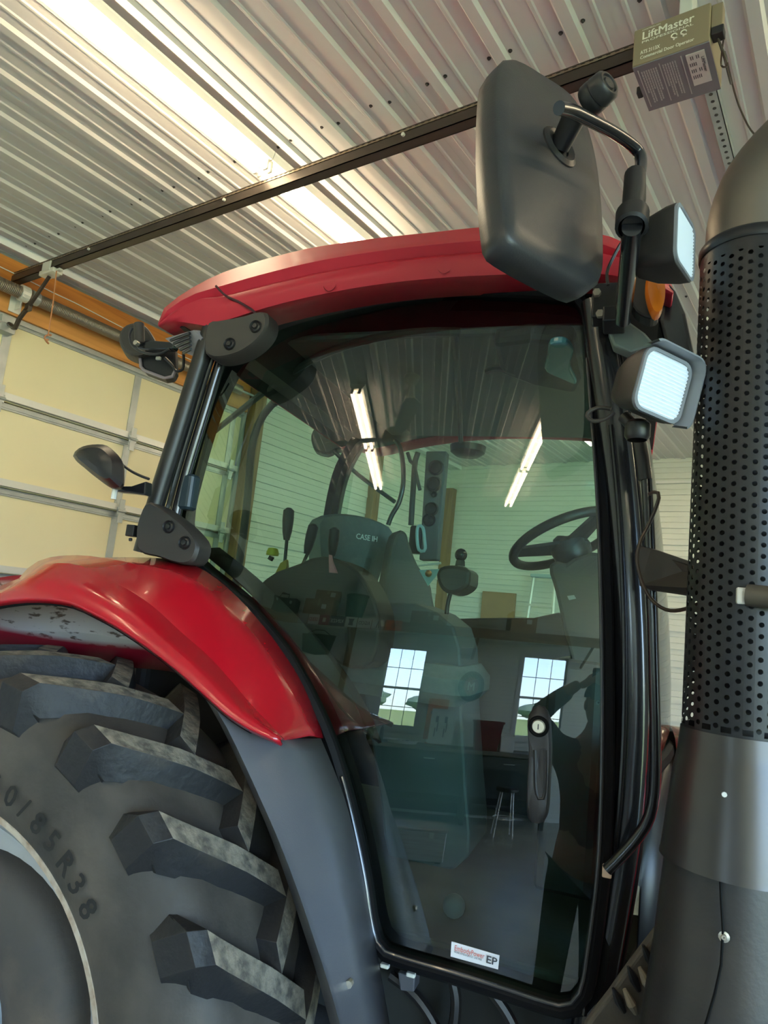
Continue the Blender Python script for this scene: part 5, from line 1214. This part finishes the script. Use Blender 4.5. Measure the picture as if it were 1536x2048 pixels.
MB().box((0, -.14, .24), (.30, .008, .5), Matrix.Rotation(radians(16), 3, 'X')).build('easel_back', m_card, o)
b = MB()
for sx in (-.11, .06): 
    b.box((sx, .02 + .01, .40), (.05, .006, .10), R_).box((sx + .02, .02 + .04, .28), (.02, .006, .14), R_).box((sx - .02, .02 + .06, .20), (.02, .006, .14), R_).box((sx, -.02, .48), (.03, .006, .04), R_)
b.build('figure_print', m_dink, o); tag(o, 'pale display card with two dark stick figures leaning on the workbench', 'card')
o = empty('orange_card', (-.62, -7.62, 1.08)); MB().box((0, 0, .40), (.40, .012, .66)).box((0, -.02, .01), (.3, .06, .02)).build('panel', mat('orange_card', (.75, .20, .04), .6), o, bevel=.003); MB().box((0, .008, .5), (.24, .004, .05)).build('print', m_dink, o); tag(o, 'orange card standing behind the pale display card', 'card')
o = empty('wall_clock', (-.03, -7.745, 2.07)); MB().lathe([(.001, .03), (.20, .03), (.22, .05), (.25, .045), (.26, .0)], (0, 0, 0), (0, 1, 0), 36).build('case', m_black, o, smooth=True, angle=40)
MB().lathe([(.001, .034), (.15, .034), (.15, .032)], (0, 0, 0), (0, 1, 0), 32).build('face', mat('emblem_red', (.25, .03, .03), .5), o); text('lettering', 'M', .2, (.075, .038, -.07), (-1, 0, 0), (0, 0, 1), m_ink, o, bold=True); tag(o, 'round dark wall emblem bearing a pale letter M between the windows', 'emblem')
for i, (x, c, h, lab) in enumerate(((-2.05, (.5, .05, .04), .30, 'red can on the workbench'), (-1.62, (.04, .04, .045), .24, 'black narrow neck bottle on the workbench by the window'), (-1.84, (.10, .14, .05), .22, 'olive green can on the workbench'))):
    o = empty('can', (x, -7.3, ZB)); r = .07 if i != 1 else .04
    MB().lathe([(.001, 0), (r, 0), (r, h * .7), (r * .8, h * .78), (r * .35, h * .9), (r * .35, h), (.001, h)], (0, 0, 0), (0, 0, 1), 18).build('body', mat('can_%d' % i, c, .4), o, smooth=True, angle=40)
    MB().cyl((0, 0, h), (0, 0, h + .02), r * .4, n=12).build('cap', m_black, o); tag(o, lab, 'can' if i != 1 else 'bottle')
# stool with wire legs
o = empty('shop_stool', (.72, -6.35, 0)); MB().lathe([(.001, .66), (.17, .66), (.19, .64), (.19, .61), (.17, .60), (.001, .60)], (0, 0, 0), (0, 0, 1), 26).build('seat', m_black, o, smooth=True, angle=40)
for k in range(4): a = pi / 4 + pi / 2 * k; MB().tube([(.13 * cos(a), .13 * sin(a), .60), (.22 * cos(a), .22 * sin(a), .012)], .012, 8).build('leg', m_galvl, o, smooth=True)
MB().tube([(.185 * cos(t), .185 * sin(t), .25) for t in [2 * pi * k / 20 for k in range(21)]], .008, 6).build('foot_ring', m_galvl, o, smooth=True); tag(o, 'round black stool with chrome legs in front of the workbench', 'stool')
# low chest on the floor
o = empty('low_chest', (-.82, -4.75, 0)); m_ch = mat('brushed_chest', (.55, .52, .50), .35, .35, col2=(.36, .27, .24), vs=3, stretch=(.6, 1, 14))
MB().rbox((0, 0, .17), (1.0, .45, .30), .02).build('body', m_ch, o); MB().rbox((0, 0, .338), (1.02, .47, .03), .015).build('lid', m_ch, o)
for s in (-.3, .3): MB().box((s, .235, .29), (.06, .012, .06)).build('latch', m_galvl, o, bevel=.003)
MB().box2((-.47, -.2, 0), (-.4, .2, .022)).box2((.4, -.2, 0), (.47, .2, .022)).build('runner', m_bench, o); tag(o, 'long low metal chest on the concrete floor in front of the workbench', 'chest')
# far wall things: ladder and a sheet of board
o = empty('step_ladder', (-3.50, 8.75, 0)); 
for s in (-.2, .2):
    MB().tube([(s * 1.25, -.18, .01), (s * .75, .12, 2.66)], .022, 6).build('rail', m_galvl, o)
for k in range(7): MB().box((0, -.18 + .3 * (k + 1) / 8.2, .325 * (k + 1)), (.46 - .02 * k, .08, .025)).build('step', m_galvl, o)
MB().rbox((0, .12, 2.67), (.36, .14, .05), .02).build('top_cap', mat('ladder_cap', (.35, .5, .55), .5), o); tag(o, 'aluminium step ladder standing against the far siding', 'ladder')
bp = rY(1005, 1205, 8.98)
o = MB().box2((-4.45, 8.98, 0), (-3.95, 9.03, 2.42)).build('plywood_sheet', m_card, None, bevel=.003); tag(o, 'upright brown plywood sheet leaning on the far siding', 'board')
# ceiling fan
o = empty('ceiling_fan', (-1.53, -.86, 3.62)); m_fan = mat('fan_cream', (.80, .76, .66), .4)
MB().lathe([(.001, .60), (.07, .60), (.065, .55), (.02, .52)], (0, 0, 0), (0, 0, 1), 20).build('canopy', m_fan, o, smooth=True)
MB().cyl((0, 0, .06), (0, 0, .56), .012, n=10).build('rod', m_fan, o, smooth=True)
MB().lathe([(.001, .09), (.05, .085), (.11, .05), (.12, 0), (.10, -.05), (.04, -.075), (.001, -.075)], (0, 0, 0), (0, 0, 1), 26).build('motor', m_fan, o, smooth=True)
for k in range(3):
    a = radians(75 + 120 * k); u = Vector((cos(a), sin(a), 0)); w = Vector((-sin(a), cos(a), .18)).normalized()
    q = [(.12, -.03), (.2, -.05), (.5, -.065), (.64, -.055), (.68, 0), (.64, .055), (.5, .065), (.2, .05), (.12, .03)]
    MB().prism([u * r + w * s for r, s in q], (0, 0, .008)).build('blade', m_fan, o)
tag(o, 'cream three-blade ceiling fan on a short rod', 'ceiling fan')
# ---------------------------------------------------------------- the person taking the picture, mirrored in the glass
m_skin = mat('skin', (.40, .22, .15), .55); m_shirt = mat('maroon_shirt', (.12, .022, .026), .8); m_jean = mat('dark_trousers', (.022, .026, .022), .85)
m_cap = mat('dark_cap', (.03, .028, .028), .8); m_sleeve = mat('grey_sleeve', (.22, .22, .22), .8)
PX, PY = .16, -.42
def skin(name, verts, edges, m, parent, root=0, sub=2):
    me = bpy.data.meshes.new(name); me.from_pydata([Vector(v[:3]) for v in verts], edges, []); me.update()
    ob_ = bpy.data.objects.new(name, me); COL.objects.link(ob_); ob_.parent = parent
    md = ob_.modifiers.new('skin', 'SKIN'); md.use_smooth_shade = True
    for i, v in enumerate(verts):
        sv_ = me.skin_vertices[0].data[i]; r = v[3]; sv_.radius = (r, v[4] if len(v) > 4 else r); sv_.use_root = (i == root)
    s2 = ob_.modifiers.new('sub', 'SUBSURF'); s2.levels = sub; s2.render_levels = sub
    me.materials.append(m); return ob_
pe = empty('person', (PX, PY, 0))
# body axes: x side, y forward (towards the tractor)
body_v = [(0, 0, 1.02, .15, .11), (0, .0, 1.22, .14, .105), (0, .01, 1.42, .17, .12), (0, .0, 1.56, .12, .09), (0, .01, 1.66, .058, .058), (0, .03, 1.74, .062, .07),
          (.10, 0, .92, .095, .10), (.12, .03, .52, .068, .07), (.13, 0, .10, .045, .05), (.14, .12, .045, .042, .035),
          (-.10, 0, .92, .095, .10), (-.13, .02, .52, .068, .07), (-.15, -.03, .10, .045, .05), (-.16, .09, .045, .042, .035),
          (.19, .0, 1.53, .065, .065), (.33, .10, 1.40, .052, .052), (.10, .30, 1.74, .036, .036), (.02, .36, 1.84, .028, .028),
          (-.19, .0, 1.53, .065, .065), (-.40, .10, 1.72, .052, .052), (-.27, .32, 1.86, .036, .036), (-.22, .36, 1.90, .028, .028)]
body_e = [(0, 1), (1, 2), (2, 3), (3, 4), (4, 5), (0, 6), (6, 7), (7, 8), (8, 9), (0, 10), (10, 11), (11, 12), (12, 13), (3, 14), (14, 15), (15, 16), (16, 17), (3, 18), (18, 19), (19, 20), (20, 21)]
bo = skin('body', body_v, body_e, m_skin, pe)
skin('trousers', [(0, 0, 1.04, .165, .125), (.10, 0, .90, .115, .12), (.12, .03, .52, .09, .09), (.13, 0, .09, .08, .08), (-.10, 0, .90, .115, .12), (-.13, .02, .52, .09, .09), (-.15, -.03, .09, .08, .08)], [(0, 1), (1, 2), (2, 3), (0, 4), (4, 5), (5, 6)], m_jean, pe)
skin('shirt', [(0, 0, 1.00, .175, .13), (0, 0, 1.22, .165, .125), (0, .01, 1.42, .19, .14), (0, 0, 1.55, .135, .105), (.20, 0, 1.53, .085, .085), (.32, .09, 1.41, .07, .07), (-.20, 0, 1.53, .085, .085), (-.38, .09, 1.70, .07, .07)], [(0, 1), (1, 2), (2, 3), (3, 4), (4, 5), (3, 6), (6, 7)], m_shirt, pe)
skin('sleeve', [(-.39, .10, 1.71, .068), (-.33, .21, 1.79, .055), (-.26, .335, 1.866, .043)], [(0, 1), (1, 2)], m_sleeve, pe)
# head
hd_ = MB(); hr_o = []
for i in range(15):
    a = pi * i / 14; z = 1.80 + .125 * cos(a); rr = sin(a) ** .8; hr_o.append([Vector((.076 * rr * cos(2 * pi * k / 20) * (1 - .18 * max(0, -cos(a))), .03 + .098 * rr * sin(2 * pi * k / 20) * (1 - .12 * max(0, -cos(a))), z)) for k in range(20)])
hd_.loft(hr_o, closed=True, caps=True); he = hd_.build('head', m_skin, pe, smooth=True, angle=180)
MB().prism([(-.012, .122, 1.775), (.012, .122, 1.775), (.004, .128, 1.82), (-.004, .128, 1.82)], (0, .02, -.004)).build('nose', m_skin, he, bevel=.004)
for s in (-1, 1):
    MB().sphere((s * .032, .116, 1.818), .012, 10, 8).build('eye', m_white, he, smooth=True); MB().sphere((s * .032, .126, 1.818), .006, 8, 6).build('iris', m_black, he, smooth=True)
    MB().sphere((s * .078, .03, 1.80), .03, 10, 8, (.35, .7, 1)).build('ear', m_skin, he, smooth=True)
MB().tube([(-.026, .117, 1.748), (0, .125, 1.745), (.026, .117, 1.748)], .005, 6).build('mouth', mat('lips', (.30, .12, .10), .6), he, smooth=True)
cp = MB(); cr = []
for i in range(8):
    a = pi / 2 * i / 7; cr.append([Vector((.088 * cos(a * .98) * cos(2 * pi * k / 20), .028 + .108 * cos(a * .98) * sin(2 * pi * k / 20), 1.845 + .10 * sin(a))) for k in range(20)])
cp.loft(cr, closed=True, caps=True); cp.prism([(-.08, .10, 1.846), (-.07, .18, 1.838), (-.03, .215, 1.834), (.03, .215, 1.834), (.07, .18, 1.838), (.08, .10, 1.846)], (0, 0, .006)); cp.build('cap', m_cap, pe, smooth=True, angle=35)
# hands: palm and five fingers closing on the phone
def hand(sx, wx, wy, wz, parent):
    V = [(wx, wy, wz, .026, .022), (wx + sx * -.045, wy + .035, wz + .03, .034, .018), (wx + sx * -.075, wy + .055, wz + .045, .030, .016)]
    E_ = [(0, 1), (1, 2)]
    for k, (dz, ln) in enumerate(((.034, .038), (.014, .044), (-.006, .040), (-.024, .032))):
        i = len(V); b0 = Vector((wx - sx * .085, wy + .06, wz + .045 + dz)); b1 = b0 + Vector((-sx * ln * .6, .02, .004)); b2 = b1 + Vector((-sx * ln * .5, -.012, 0))
        V += [(*b0, .0095), (*b1, .0085), (*b2, .0072)]; E_ += [(2, i), (i, i + 1), (i + 1, i + 2)]
    i = len(V); V += [(wx - sx * .05, wy + .01, wz + .055, .011), (wx - sx * .08, wy - .002, wz + .07, .0095), (wx - sx * .105, wy + .004, wz + .075, .008)]; E_ += [(1, i), (i, i + 1), (i + 1, i + 2)]
    return skin('hand', V, E_, m_skin, parent, 0, 2)
hand(1, .02, .36, 1.84, pe); hand(-1, -.22, .36, 1.885, pe)
for s, x, y in ((1, .13, 0), (-1, -.15, -.03)): MB().rbox((x + s * .01, y + .07, .045), (.10, .29, .085), .045).build('boot', m_black, pe, smooth=True)
tag(pe, 'person in maroon shirt, dark trousers and cap raising a phone with both hands', 'person')
ph_ = empty('phone', (PX - .13, -.018, 1.905)); MB().rbox((0, 0, 0), (.078, .162, .009), .011, Matrix.Rotation(radians(90), 3, 'X')).build('body', mat('phone_case', (.02, .035, .03), .4), ph_)
MB().box((0, -.0052, 0), (.070, .001, .150)).build('screen', mat('phone_screen', (.02, .02, .022), .1), ph_)
for dz in (.02, .042, .064): MB().cyl((-.022, .004, dz), (-.022, .0065, dz), .007, n=14).build('lens', m_blk, ph_)
tag(ph_, 'dark green phone held upright in raised hands', 'phone')
